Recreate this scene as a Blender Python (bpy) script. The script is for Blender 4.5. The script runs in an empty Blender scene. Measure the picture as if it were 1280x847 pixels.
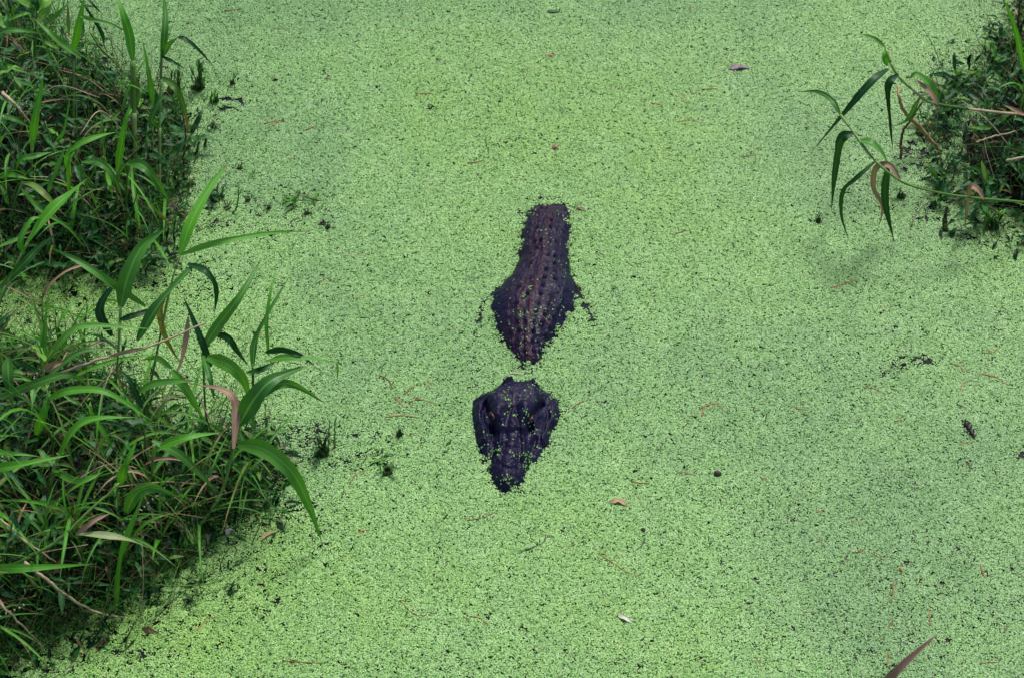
import bpy, bmesh, math, random
import numpy as np
from mathutils import Vector, Matrix, noise as mnoise
R = math.radians
rng = random.Random(7)
nrng = np.random.RandomState(11)
C = bpy.context.scene.collection
scene = bpy.context.scene

# ------------------------------------------------------------------ camera
CAM_H, PITCH, HFOV = 4.0, 45.0, 29.0
cam_d = bpy.data.cameras.new('camera')
cam = bpy.data.objects.new('camera', cam_d); C.objects.link(cam)
cam.location = (0, 0, CAM_H)
cam.rotation_euler = (R(90 - PITCH), 0, 0)
cam_d.sensor_width = 36
cam_d.lens = 18 / math.tan(R(HFOV / 2))
cam_d.clip_end = 300
cam_d.dof.use_dof = True
cam_d.dof.focus_distance = 5.45
cam_d.dof.aperture_fstop = 9
scene.camera = cam

# ------------------------------------------------------------------ sky and sun
SUN_EL, SUN_AZ = 62.0, 25.0        # azimuth measured from +Y towards +X
world = bpy.data.worlds.new('World'); scene.world = world; world.use_nodes = True
wn, wl = world.node_tree.nodes, world.node_tree.links
bg = wn['Background']
sky = wn.new('ShaderNodeTexSky'); sky.sky_type = 'NISHITA'; sky.sun_disc = False
sky.sun_elevation = R(SUN_EL); sky.sun_rotation = R(SUN_AZ)
sky.air_density = 1.0; sky.dust_density = 2.5; sky.ozone_density = 1.0
wl.new(sky.outputs[0], bg.inputs[0]); bg.inputs[1].default_value = 0.10
sun_d = bpy.data.lights.new('sun', 'SUN'); sun_d.energy = 2.5; sun_d.angle = R(16); sun_d.color = (1, .97, .92)
sun = bpy.data.objects.new('sun', sun_d); C.objects.link(sun)
dv = Vector((math.sin(R(SUN_AZ)) * math.cos(R(SUN_EL)), math.cos(R(SUN_AZ)) * math.cos(R(SUN_EL)), math.sin(R(SUN_EL))))
sun.rotation_euler = dv.to_track_quat('Z', 'Y').to_euler(); sun.location = dv * 30
scene.view_settings.view_transform = 'Standard'; scene.view_settings.look = 'None'
scene.view_settings.exposure = 0.40; scene.view_settings.gamma = 1.0

# ------------------------------------------------------------------ photograph -> place
FPX = 640 / math.tan(R(HFOV / 2))
_f = np.array([0, math.cos(R(PITCH)), -math.sin(R(PITCH))])
_u = np.array([0, math.sin(R(PITCH)), math.cos(R(PITCH))])
def at(px, py, z=0.0):
    d = np.array([1.0, 0, 0]) * (px - 640) / FPX + _u * (-(py - 423.5) / FPX) + _f
    k = (z - CAM_H) / d[2]
    return Vector((d[0] * k, d[1] * k, z))
def depth(p):
    return float(np.dot(np.array([p[0], p[1], p[2] - CAM_H]), _f))
def proj(x, y, z=0.0):
    """world (arrays) -> photograph pixels"""
    yy, zz = y, z - CAM_H
    dd = yy * _f[1] + zz * _f[2]
    return 640 + x * FPX / dd, 423.5 - (yy * _u[1] + zz * _u[2]) * FPX / dd

# ------------------------------------------------------------------ object helpers
def tag(o, label=None, cat=None, group=None, kind=None):
    if label: o['label'] = label
    if cat: o['category'] = cat
    if group: o['group'] = group
    if kind: o['kind'] = kind
    return o
def obj(name, me, mat=None, parent=None, loc=None):
    o = bpy.data.objects.new(name, me); C.objects.link(o)
    if mat is not None and len(me.materials) == 0: me.materials.append(mat)
    if parent: o.parent = parent
    if loc is not None: o.location = loc
    return o
def thing(name, loc, label, cat, group=None):
    o = bpy.data.objects.new(name, None); C.objects.link(o)
    o.location = loc; o.empty_display_size = .05
    return tag(o, label, cat, group, 'thing')
def mesh(name, v, f, uv=None, smooth=True, col=None):
    me = bpy.data.meshes.new(name); me.from_pydata([tuple(a) for a in v], [], f)
    if smooth: me.polygons.foreach_set('use_smooth', [True] * len(me.polygons))
    if uv is not None:
        l = me.uv_layers.new(name='UVMap')
        vi = np.empty(len(me.loops), dtype=np.int32); me.loops.foreach_get('vertex_index', vi)
        l.data.foreach_set('uv', np.asarray(uv, dtype=np.float32)[vi].ravel())
    if col is not None:
        a = me.color_attributes.new('tone', 'FLOAT_COLOR', 'POINT')
        a.data.foreach_set('color', np.asarray(col, dtype=np.float32).ravel())
    me.update(); return me
def npmesh(name, V, F, UV=None, COL=None, smooth=True):
    """fast path for big meshes, F = (n,k) array of equal sized faces"""
    V = np.asarray(V, np.float32); F = np.asarray(F, np.int32)
    me = bpy.data.meshes.new(name)
    me.vertices.add(len(V)); me.vertices.foreach_set('co', V.ravel())
    n, k = F.shape
    me.loops.add(n * k); me.loops.foreach_set('vertex_index', F.ravel())
    me.polygons.add(n); me.polygons.foreach_set('loop_start', np.arange(0, n * k, k, dtype=np.int32))
    me.polygons.foreach_set('loop_total', np.full(n, k, np.int32))
    me.polygons.foreach_set('use_smooth', np.full(n, smooth, bool))
    if UV is not None:
        l = me.uv_layers.new(name='UVMap'); l.data.foreach_set('uv', np.asarray(UV, np.float32)[F.ravel()].ravel())
    if COL is not None:
        a = me.color_attributes.new('tone', 'FLOAT_COLOR', 'POINT'); a.data.foreach_set('color', np.asarray(COL, np.float32).ravel())
    me.update(calc_edges=True); me.validate(); return me

# ------------------------------------------------------------------ materials
class NT:
    def __init__(s, name):
        s.m = bpy.data.materials.new(name); s.m.use_nodes = True
        s.n = s.m.node_tree.nodes; s.l = s.m.node_tree.links; s.b = s.n['Principled BSDF']; s.out = s.n['Material Output']
    def new(s, t, **k):
        n = s.n.new(t)
        for a, v in k.items(): setattr(n, a, v)
        return n
    def link(s, a, b): s.l.new(a, b)
    def noise(s, scale, detail=3, vec=None, rough=.5):
        n = s.new('ShaderNodeTexNoise'); n.inputs['Scale'].default_value = scale; n.inputs['Detail'].default_value = detail
        n.inputs['Roughness'].default_value = rough
        if vec: s.link(vec, n.inputs['Vector'])
        return n.outputs['Fac']
    def ramp(s, fac, stops, interp='LINEAR'):
        r = s.new('ShaderNodeValToRGB'); r.color_ramp.interpolation = interp
        e = r.color_ramp.elements
        while len(e) < len(stops): e.new(.5)
        for i, (p, c) in enumerate(stops):
            e[i].position = p; e[i].color = (c[0], c[1], c[2], 1) if not isinstance(c, (int, float)) else (c, c, c, 1)
        s.link(fac, r.inputs[0]); return r.outputs[0]
    def mix(s, fac, a, b, mode='MIX'):
        n = s.new('ShaderNodeMix', data_type='RGBA', blend_type=mode)
        for i, v in ((0, fac), (6, a), (7, b)):
            if isinstance(v, (int, float)): n.inputs[i].default_value = v
            elif isinstance(v, tuple): n.inputs[i].default_value = (*v, 1)
            else: s.link(v, n.inputs[i])
        return n.outputs[2]
    def math(s, op, a, b=0.0):
        n = s.new('ShaderNodeMath', operation=op)
        for i, v in ((0, a), (1, b)):
            if isinstance(v, (int, float)): n.inputs[i].default_value = v
            else: s.link(v, n.inputs[i])
        return n.outputs[0]
    def bump(s, h, strength=.3, dist=.002):
        b = s.new('ShaderNodeBump'); b.inputs['Strength'].default_value = strength; b.inputs['Distance'].default_value = dist
        s.link(h, b.inputs['Height']); s.link(b.outputs[0], s.b.inputs['Normal'])
    def set(s, **k):
        for a, v in k.items():
            i = s.b.inputs[a.replace('_', ' ')]
            if isinstance(v, (int, float)): i.default_value = v
            elif isinstance(v, tuple): i.default_value = (*v, 1) if len(v) == 3 else v
            else: s.link(v, i)

def m_duckweed():
    m = NT('duckweed'); n = m.n
    pos = m.new('ShaderNodeNewGeometry').outputs['Position']
    tone = m.new('ShaderNodeVertexColor', layer_name='tone').outputs[0]
    sep = m.new('ShaderNodeSeparateColor'); m.link(tone, sep.inputs[0])
    oi = m.new('ShaderNodeObjectInfo').outputs['Random']
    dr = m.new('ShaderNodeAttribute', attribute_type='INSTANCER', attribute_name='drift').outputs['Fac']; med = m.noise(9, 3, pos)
    v = m.math('ADD', m.math('MULTIPLY', sep.outputs[0], .68), m.math('MULTIPLY', oi, .14))
    v = m.math('ADD', v, m.math('MULTIPLY', med, .22))
    c = m.ramp(v, [(.0, (.014, .05, .006)), (.22, (.045, .16, .014)), (.42, (.12, .33, .035)), (.6, (.20, .44, .10)), (.82, (.34, .58, .20)), (1, (.50, .68, .33))])
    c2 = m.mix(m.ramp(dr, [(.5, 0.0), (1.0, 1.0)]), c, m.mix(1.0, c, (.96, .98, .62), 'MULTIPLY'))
    c2 = m.mix(m.ramp(dr, [(.0, 1.0), (.5, 0.0)]), c2, m.mix(1.0, c, (.70, .76, .84), 'MULTIPLY'))  # drift tints imitate the changing sky reflection in the frond colour
    yellow = m.ramp(sep.outputs[1], [(.975, 0.0), (.985, 1.0)])
    c3 = m.mix(yellow, c2, (.42, .60, .05))
    m.set(Base_Color=c3, Roughness=.42, Specular_IOR_Level=.5)
    return m.m
def m_duckfar():
    m = NT('duckweed_sheet')
    pos = m.new('ShaderNodeNewGeometry').outputs['Position']
    vo = m.new('ShaderNodeTexVoronoi'); vo.inputs['Scale'].default_value = 220; m.link(pos, vo.inputs['Vector'])
    s = m.new('ShaderNodeSeparateColor'); m.link(vo.outputs['Color'], s.inputs[0])
    c = m.ramp(s.outputs[0], [(0, (.004, .007, .004)), (.1, (.03, .10, .012)), (.4, (.12, .30, .05)), (1, (.33, .56, .22))])
    m.set(Base_Color=c, Roughness=.45); m.bump(s.outputs[1], .4, .003)
    return m.m
def m_water():
    m = NT('pond_water')
    pos = m.new('ShaderNodeNewGeometry').outputs['Position']
    m.set(Base_Color=(.006, .007, .008), Roughness=.06, IOR=1.33); m.bump(m.noise(14, 2, pos), .12, .01)
    return m.m
def m_mud():
    m = NT('wet_mud')
    pos = m.new('ShaderNodeNewGeometry').outputs['Position']
    m.set(Base_Color=m.ramp(m.noise(9, 6, pos), [(.3, (.0025, .0025, .0015)), (.7, (.009, .007, .004))]), Roughness=.8, Specular_IOR_Level=.15)
    m.bump(m.noise(40, 6, pos), .7, .02); return m.m
def m_leaf(name, lo, hi, rib, brown=0.0, spots=.0, rough=.38, trans=.28):
    m = NT(name)
    uvn = m.new('ShaderNodeUVMap', uv_map='UVMap').outputs[0]
    sx = m.new('ShaderNodeSeparateXYZ'); m.link(uvn, sx.inputs[0]); U, V = sx.outputs[0], sx.outputs[1]
    oi = m.new('ShaderNodeObjectInfo').outputs['Random']
    oc = m.new('ShaderNodeTexCoord').outputs['Object']
    nz = m.noise(14, 4, oc)
    f = m.math('ADD', m.math('MULTIPLY', oi, .65), m.math('MULTIPLY', nz, .5))
    c = m.mix(m.ramp(f, [(.15, 0.0), (1.0, 1.0)]), lo, hi)
    # parallel veins and a pale midrib
    w = m.new('ShaderNodeTexWave'); w.inputs['Scale'].default_value = 5.5; w.inputs['Distortion'].default_value = .6; w.bands_direction = 'X'; m.link(uvn, w.inputs['Vector'])
    c = m.mix(m.math('MULTIPLY', w.outputs['Fac'], .34), c, (rib[0] * .8, rib[1] * .8, rib[2] * .8))
    d = m.math('ABSOLUTE', m.math('SUBTRACT', U, .5))
    c = m.mix(m.ramp(d, [(.03, .75), (.075, 0.0)]), c, rib)
    # dead tips and blotches
    tipn = m.math('ADD', V, m.math('MULTIPLY', m.math('SUBTRACT', nz, .5), .5))
    start = m.math('SUBTRACT', 1.12 - brown, m.math('MULTIPLY', m.math('FRACT', m.math('MULTIPLY', oi, 7.31)), .22))
    tip = m.math('GREATER_THAN', tipn, start)
    c = m.mix(m.math('MULTIPLY', m.ramp(m.math('SUBTRACT', tipn, start), [(.0, 0.0), (.14, 1.0)]), .85), c, (.20, .115, .045))
    sp = m.noise(60, 3, oc, .7)
    c = m.mix(m.ramp(sp, [(.66 - spots, 0.0), (.70 - spots, .7)]), c, (.16, .12, .05))
    m.set(Base_Color=c, Roughness=rough, Specular_IOR_Level=.36)
    m.bump(w.outputs['Fac'], .25, .0006)
    tr = m.new('ShaderNodeBsdfTranslucent'); m.link(m.mix(1.0, c, (1.3, 1.25, .5), 'MULTIPLY'), tr.inputs[0])
    mx = m.new('ShaderNodeMixShader'); mx.inputs[0].default_value = trans
    m.link(m.b.outputs[0], mx.inputs[1]); m.link(tr.outputs[0], mx.inputs[2]); m.link(mx.outputs[0], m.out.inputs[0])
    return m.m
def m_simple(name, lo, hi, scale=30, rough=.6, bump=.3, rand=.0):
    m = NT(name); oc = m.new('ShaderNodeTexCoord').outputs['Object']
    f = m.noise(scale, 4, oc)
    if rand:
        oi = m.new('ShaderNodeObjectInfo').outputs['Random']
        f = m.math('ADD', m.math('MULTIPLY', f, 1 - rand), m.math('MULTIPLY', oi, rand))
    m.set(Base_Color=m.ramp(f, [(.25, lo), (.75, hi)]), Roughness=rough); m.bump(f, bump, .002); return m.m
def m_gator():
    m = NT('alligator_skin')
    tone = m.new('ShaderNodeVertexColor', layer_name='tone').outputs[0]
    sp = m.new('ShaderNodeSeparateColor'); m.link(tone, sp.inputs[0])
    oc = m.new('ShaderNodeTexCoord').outputs['Object']
    nz = m.noise(45, 5, oc, .65)
    c = m.mix(sp.outputs[0], (.0060, .0042, .031), (.034, .0085, .022))  # first colour includes the blue sky sheen of the wet skin
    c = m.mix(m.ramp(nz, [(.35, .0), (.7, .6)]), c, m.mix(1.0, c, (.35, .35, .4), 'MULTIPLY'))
    vo = m.new('ShaderNodeTexVoronoi', feature='DISTANCE_TO_EDGE'); vo.inputs['Scale'].default_value = 95; m.link(oc, vo.inputs['Vector'])
    h = m.math('ADD', m.ramp(vo.outputs[0], [(.0, 0.0), (.12, 1.0)]), m.math('MULTIPLY', nz, .9))
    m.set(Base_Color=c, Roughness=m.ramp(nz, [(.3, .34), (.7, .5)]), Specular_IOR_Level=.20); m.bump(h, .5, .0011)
    return m.m
def m_uni(name):
    """undergrowth: tone attribute carries the colour of the plant matter"""
    m = NT(name); t = m.new('ShaderNodeVertexColor', layer_name='tone').outputs[0]
    m.set(Base_Color=t, Roughness=.4, Specular_IOR_Level=.18)
    tr = m.new('ShaderNodeBsdfTranslucent'); m.link(t, tr.inputs[0])
    mx = m.new('ShaderNodeMixShader'); mx.inputs[0].default_value = .2
    m.link(m.b.outputs[0], mx.inputs[1]); m.link(tr.outputs[0], mx.inputs[2]); m.link(mx.outputs[0], m.out.inputs[0])
    return m.m
M = dict(
    duck=m_duckweed(), duckfar=m_duckfar(), water=m_water(), mud=m_mud(),
    reed=m_leaf('reed_leaf', (.008, .10, .012), (.11, .36, .030), (.20, .44, .10), brown=.07, spots=.012),
    bright=m_leaf('fresh_reed_leaf', (.035, .25, .010), (.09, .38, .015), (.24, .48, .08), brown=.04, spots=.008, trans=.35),
    dark=m_leaf('dark_reed_leaf', (.004, .035, .008), (.012, .09, .012), (.03, .13, .03)),  # darker reed copy; on the hanging right-hand blades it paints their backlit faces
    half=m_leaf('half_withered_leaf', (.05, .17, .02), (.14, .26, .04), (.22, .30, .08), brown=.38, spots=.05),
    yellow=m_leaf('yellowed_leaf', (.20, .24, .02), (.36, .32, .05), (.42, .38, .1), brown=.25, spots=.1),
    dry=m_leaf('dry_leaf', (.24, .13, .085), (.40, .25, .17), (.5, .34, .24), spots=.03, rough=.6, trans=.12),
    straw=m_simple('dry_straw', (.26, .17, .09), (.56, .44, .30), 40),
    stem=m_simple('green_stem', (.07, .17, .02), (.16, .30, .06), 25, .45, .2, .4),
    sheath=m_simple('leaf_sheath', (.10, .22, .03), (.24, .36, .10), 30, .45, .2, .4),
    bstem=m_simple('brown_stem', (.05, .025, .015), (.14, .07, .04), 25, .55, .3, .3),
    pale_blade=m_leaf('bleached_leaf', (.22, .30, .12), (.36, .42, .20), (.40, .46, .24)),
    weed=m_leaf('smartweed_leaf', (.004, .055, .014), (.020, .17, .022), (.06, .21, .05), trans=.2),
    weedl=m_leaf('pale_smartweed_leaf', (.09, .27, .02), (.20, .42, .05), (.25, .5, .1), trans=.35),
    under=m_uni('undergrowth'),
    needle=m_simple('pine_needle', (.16, .05, .018), (.34, .15, .04), 20, .5, .1, .6),
    dark_debris=m_simple('dark_debris', (.012, .008, .010), (.05, .025, .03), 90, .5, .6),
    moss=m_simple('wet_moss', (.008, .018, .003), (.05, .10, .008), 60, .6, .6),
    pink=m_simple('pink_dead_leaf', (.07, .035, .06), (.26, .15, .20), 120, .5, .4),
    tan=m_simple('tan_dead_leaf', (.20, .13, .05), (.42, .30, .14), 90, .6, .4),
    pale=m_simple('pale_petal', (.34, .33, .28), (.58, .56, .48), 60, .5, .2),
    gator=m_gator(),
    eye=m_simple('amber_eye', (.04, .013, .012), (.15, .06, .045), 200, .15, .1),
    pupil=m_simple('black_pupil', (.004, .004, .004), (.008, .008, .008), 20, .1, 0),
    blade=m_simple('purple_reed_blade', (.24, .07, .08), (.30, .20, .12), 14, .5, .2),
)

# ------------------------------------------------------------------ bank polygons (ground points)
def wpoly(pts): return np.array([list(at(x, y)[:2]) for x, y in pts])
UP = wpoly([(-420, -60), (20, 20), (95, 75), (150, 120), (215, 150), (232, 195), (215, 240), (225, 300), (180, 335), (60, 345), (-60, 352), (-420, 352)])
LO = wpoly([(-420, 430), (60, 448), (150, 500), (230, 560), (320, 555), (362, 590), (345, 632), (285, 655), (215, 712), (120, 780), (30, 820), (-80, 850), (-420, 1000)])
RI = wpoly([(1300, -30), (1250, 40), (1215, 100), (1175, 150), (1155, 205), (1170, 248), (1215, 288), (1300, 300), (1600, 330), (1600, -30)])
def inside(P, x, y):
    r = np.zeros(x.shape, bool); n = len(P)
    for i in range(n):
        x1, y1 = P[i]; x2, y2 = P[(i + 1) % n]
        c = ((y1 > y) != (y2 > y)) & (x < (x2 - x1) * (y - y1) / (y2 - y1 + 1e-12) + x1)
        r ^= c
    return r
def pdist(P, x, y):
    d = np.full(x.shape, 1e9)
    for i in range(len(P)):
        a = P[i]; b = P[(i + 1) % len(P)]; ab = b - a
        t = np.clip(((x - a[0]) * ab[0] + (y - a[1]) * ab[1]) / (ab @ ab), 0, 1)
        d = np.minimum(d, np.hypot(x - a[0] - t * ab[0], y - a[1] - t * ab[1]))
    return np.where(inside(P, x, y), d, -d)
# smooth value noise on arrays
_tab = nrng.rand(256, 256)
def vnoise(x, y, s):
    x = np.asarray(x) * s + 57.3; y = np.asarray(y) * s + 91.7
    ix, iy = np.floor(x).astype(int), np.floor(y).astype(int); fx, fy = x - ix, y - iy
    fx = fx * fx * (3 - 2 * fx); fy = fy * fy * (3 - 2 * fy)
    g = lambda a, b: _tab[a % 256, b % 256]
    return (g(ix, iy) * (1 - fx) + g(ix + 1, iy) * fx) * (1 - fy) + (g(ix, iy + 1) * (1 - fx) + g(ix + 1, iy + 1) * fx) * fy
def fbm(x, y, s, o=4):
    t, a, w = 0, 1, 0
    for i in range(o):
        t = t + a * vnoise(x + i * 3.1, y - i * 1.7, s * 2 ** i); w += a; a *= .5
    return t / w
def bank_z(x, y):
    d = np.maximum(np.maximum(pdist(UP, x, y), pdist(LO, x, y)), pdist(RI, x, y))
    d = d + (fbm(x, y, 6) - .5) * .22
    return np.clip((d - .10) * .35, -.06, .09) + (fbm(x, y, 22, 3) - .5) * .03

# ------------------------------------------------------------------ the setting: water, pond bed, mud banks, far duckweed
def sheet(name, x0, x1, y0, y1, z, mat, hole=None):
    if hole is None: V = [(x0, y0, z), (x1, y0, z), (x1, y1, z), (x0, y1, z)]; F = [(0, 1, 2, 3)]
    else:
        a, b, c, d = hole
        V = [(x0, y0, z), (x1, y0, z), (x1, y1, z), (x0, y1, z), (a, c, z), (b, c, z), (b, d, z), (a, d, z)]
        F = [(0, 1, 5, 4), (1, 2, 6, 5), (2, 3, 7, 6), (3, 0, 4, 7)]
    return obj(name, mesh(name, V, F, smooth=False), mat)
tag(sheet('water', -60, 60, -40, 90, 0, M['water']), 'dark still pond water showing between the duckweed', kind='structure')
tag(sheet('pond_bed', -62, 62, -42, 92, -1.0, M['mud']), 'muddy bottom of the pond', kind='structure')
DX0, DX1, DY0, DY1 = -2.75, 2.75, 2.35, 6.6
tag(sheet('duckweed_beyond', -60, 60, -40, 90, .003, M['duckfar'], (DX0 + .03, DX1 - .03, DY0 + .03, DY1 - .03)), 'duckweed covering the rest of the pond', kind='structure')
def bank(name, x0, x1, y0, y1, st=.022):
    xs = np.arange(x0, x1, st); ys = np.arange(y0, y1, st)
    X, Y = np.meshgrid(xs, ys); Z = bank_z(X, Y); nx, ny = len(xs), len(ys)
    V = np.stack([X.ravel(), Y.ravel(), Z.ravel()], 1)
    i, j = np.meshgrid(np.arange(nx - 1), np.arange(ny - 1)); b = (j * nx + i).ravel()
    F = np.stack([b, b + 1, b + nx + 1, b + nx], 1)
    F = F[(V[F][:, :, 2].max(1) > -.055)]
    used = np.unique(F); re = np.full(len(V), -1); re[used] = np.arange(len(used))
    return tag(obj(name, npmesh(name, V[used], re[F]), M['mud']), 'dark wet mud under the marsh plants', kind='structure')
bank('mud_bank', -3.4, -.55, 2.6, 6.7)
bank('mud_bank', 1.3, 2.9, 4.2, 6.7)

# ------------------------------------------------------------------ alligator
# rows: photograph y, left and right waterline, crest height (m)
ROWS = [(640, 628, 650, -.030), (620, 622, 648, -.016), (611, 619, 650, .004), (605, 616, 653, .015), (598, 615, 657, .021), (590, 611, 661, .023), (580, 607, 670, .025),
        (567, 601, 678, .026), (555, 595, 686, .028), (540, 592, 690, .028), (527, 589, 698, .030), (512, 588.5, 701, .032), (502, 590, 699, .032),
        (495, 600, 690, .024), (489, 614, 680, .016), (483, 626, 673, .004), (477, 634, 670, -.014), (467, 640, 672, -.018), (460, 646, 672, -.010),
        (456, 650, 672, .002), (448, 643, 679, .016), (435, 632, 684, .030), (422, 625, 694, .040), (409, 618, 704, .048), (396, 614, 713, .053), (383, 612, 720, .056),
        (370, 615, 724, .057), (357, 626, 720, .055), (344, 639, 715, .051), (326, 647, 712, .046), (305, 648, 712, .041), (285, 652, 716, .034),
        (270, 655, 717, .024), (262, 658, 714, .014), (256, 664, 708, .004), (248, 668, 704, -.012), (235, 668, 702, -.03), (200, 672, 700, -.06)]
_ry, _rl, _rr, _rc = [], [], [], []
for py, l, r, c in ROWS:
    p = at(l, py); q = at(r, py); _ry.append(p.y); _rl.append(p.x); _rr.append(q.x); _rc.append(c)
GY0, GY1 = _ry[0], _ry[-1]
def cap(x, y, pts, sig, amp):
    """soft ridge or groove along a polyline of (px,py,z) points"""
    P = [at(*p) for p in pts]; out = np.zeros_like(x)
    for a, b in zip(P[:-1], P[1:]):
        ax, ay = b.x - a.x, b.y - a.y
        t = np.clip(((x - a.x) * ax + (y - a.y) * ay) / (ax * ax + ay * ay), 0, 1)
        d = np.hypot(x - a.x - t * ax, y - a.y - t * ay); out = np.maximum(out, np.exp(-(d / sig) ** 2))
    return out * amp
SK = [at(*p) for p in [(636, 463, .052), (669, 464, .052), (676, 492, .05), (668, 524, .045), (655, 536, .04), (627, 536, .04), (614, 524, .045), (607, 494, .05)]]
SKP = np.array([[p.x, p.y] for p in SK])
HY = at(645, 478).y      # back edge of the head at the waterline
def gator_z(x, y, fine=True):
    l = np.interp(y, _ry, _rl); r = np.interp(y, _ry, _rr); c = np.interp(y, _ry, _rc)
    xc = (l + r) / 2; w = (r - l) / 2; t = np.abs(x - xc) / w
    head = y < HY + .06
    p = np.where(head, 3.6, 2.5); k = np.maximum(c, .014)
    z = c - k * t ** p
    # head features
    e = np.exp
    x_, y0_ = x, y
    x, y = x + (fbm(x + 3, y, 30, 3) - .5) * .016, y + (fbm(x, y + 5, 30, 3) - .5) * .016
    plate = 1 / (1 + np.exp(-(pdist(SKP, x, y) / .0055)))
    hm = 1 / (1 + np.exp((y - HY - .03) / .004))
    f = plate * .030
    f += cap(x, y, [(638, 468, .055), (632, 480, .05)], .0065, .017) + cap(x, y, [(667, 469, .055), (673, 480, .05)], .0065, .017)
    f -= cap(x, y, [(648, 466, .05), (657, 466, .05)], .013, .022)
    f += cap(x, y, [(625, 508, .055), (623, 522, .05)], .013, .017) + cap(x, y, [(657, 508, .055), (659, 522, .05)], .013, .017)
    f -= cap(x, y, [(617, 538, .03), (613, 520, .03), (606, 503, .03)], .0055, .019) + cap(x, y, [(663, 538, .03), (668, 520, .03), (679, 502, .03)], .0055, .019)
    f += cap(x, y, [(598, 504, .03), (599, 524, .03), (606, 548, .02)], .013, .014) + cap(x, y, [(693, 504, .03), (689, 524, .03), (680, 548, .02)], .013, .014)
    f += cap(x, y, [(640, 545, .03), (636, 575, .025), (633, 600, .015)], .024, .014)
    f += cap(x, y, [(627, 536, .04), (624, 550, .035), (622, 572, .03)], .0055, .010) + cap(x, y, [(654, 536, .04), (655, 550, .035), (653, 572, .03)], .0055, .010)
    f -= cap(x, y, [(634, 530, .045), (638, 512, .05)], .006, .006) + cap(x, y, [(650, 530, .045), (645, 512, .05)], .006, .006)
    f -= cap(x, y, [(626, 552, .03), (632, 560, .03), (640, 563, .03), (648, 560, .03)], .0045, .005) + cap(x, y, [(628, 584, .02), (637, 588, .02), (646, 584, .02)], .0045, .005)
    f -= cap(x, y, [(604, 512, .03), (606, 530, .03), (611, 548, .025)], .004, .006) + cap(x, y, [(686, 510, .03), (681, 530, .03), (675, 548, .025)], .004, .006)
    f -= cap(x, y, [(617, 545, .02), (613, 575, .02)], .008, .009) + cap(x, y, [(668, 548, .02), (664, 575, .02)], .008, .009)
    z = z + f * hm * np.clip((w / .04), 0, 1)
    x, y = x_, y0_
    # osteoderm keels on the back
    bm = 1 / (1 + np.exp(-(y - at(660, 458).y) / .006))
    per = .034; kk = (y / per + (vnoise(x, y, 9) - .5) * .5); row = np.floor(kk); fr = kk - row
    prof = np.where(fr < .5, np.exp(-((fr - .5) / .17) ** 2), np.exp(-((fr - .5) / .34) ** 2)) + .22
    keel = .0035 * np.exp(-((x - xc - .004) / .011) ** 4) * (c > 0); v = (x - xc) - .004 + (vnoise(x, y, 22) - .5) * .008
    colsx = [.017, .048, .080]
    for i, cx in enumerate(colsx):
        for s in (-1, 1):
            hsh = np.abs(np.sin(row * 12.9898 + i * 78.233 + s * 37.7) * 43758.5453) % 1
            amp = (.0095, .0085, .0075)[i] * (.2 + 1.1 * hsh) * (hsh > .12)
            cx2 = cx * np.clip(w / .125, .55, 1.0)
            keel = np.maximum(keel, amp * np.exp(-((v - s * cx2 - (hsh - .5) * .004) / (.0030 + .0012 * hsh)) ** 2) * prof)
    keel -= (.0010 * np.exp(-((fr - .98) / .05) ** 2) + .0010 * np.exp(-((fr + .02) / .05) ** 2)) * (.3 + vnoise(x, y, 30))
    z = z + keel * bm * np.clip(c / .015, 0, 1)
    if fine:
        z = z + (fbm(x, y, 28, 4) - .5) * np.where(y < HY, .013, .008) + (vnoise(x, y, 190) - .5) * .0024
    return z
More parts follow.
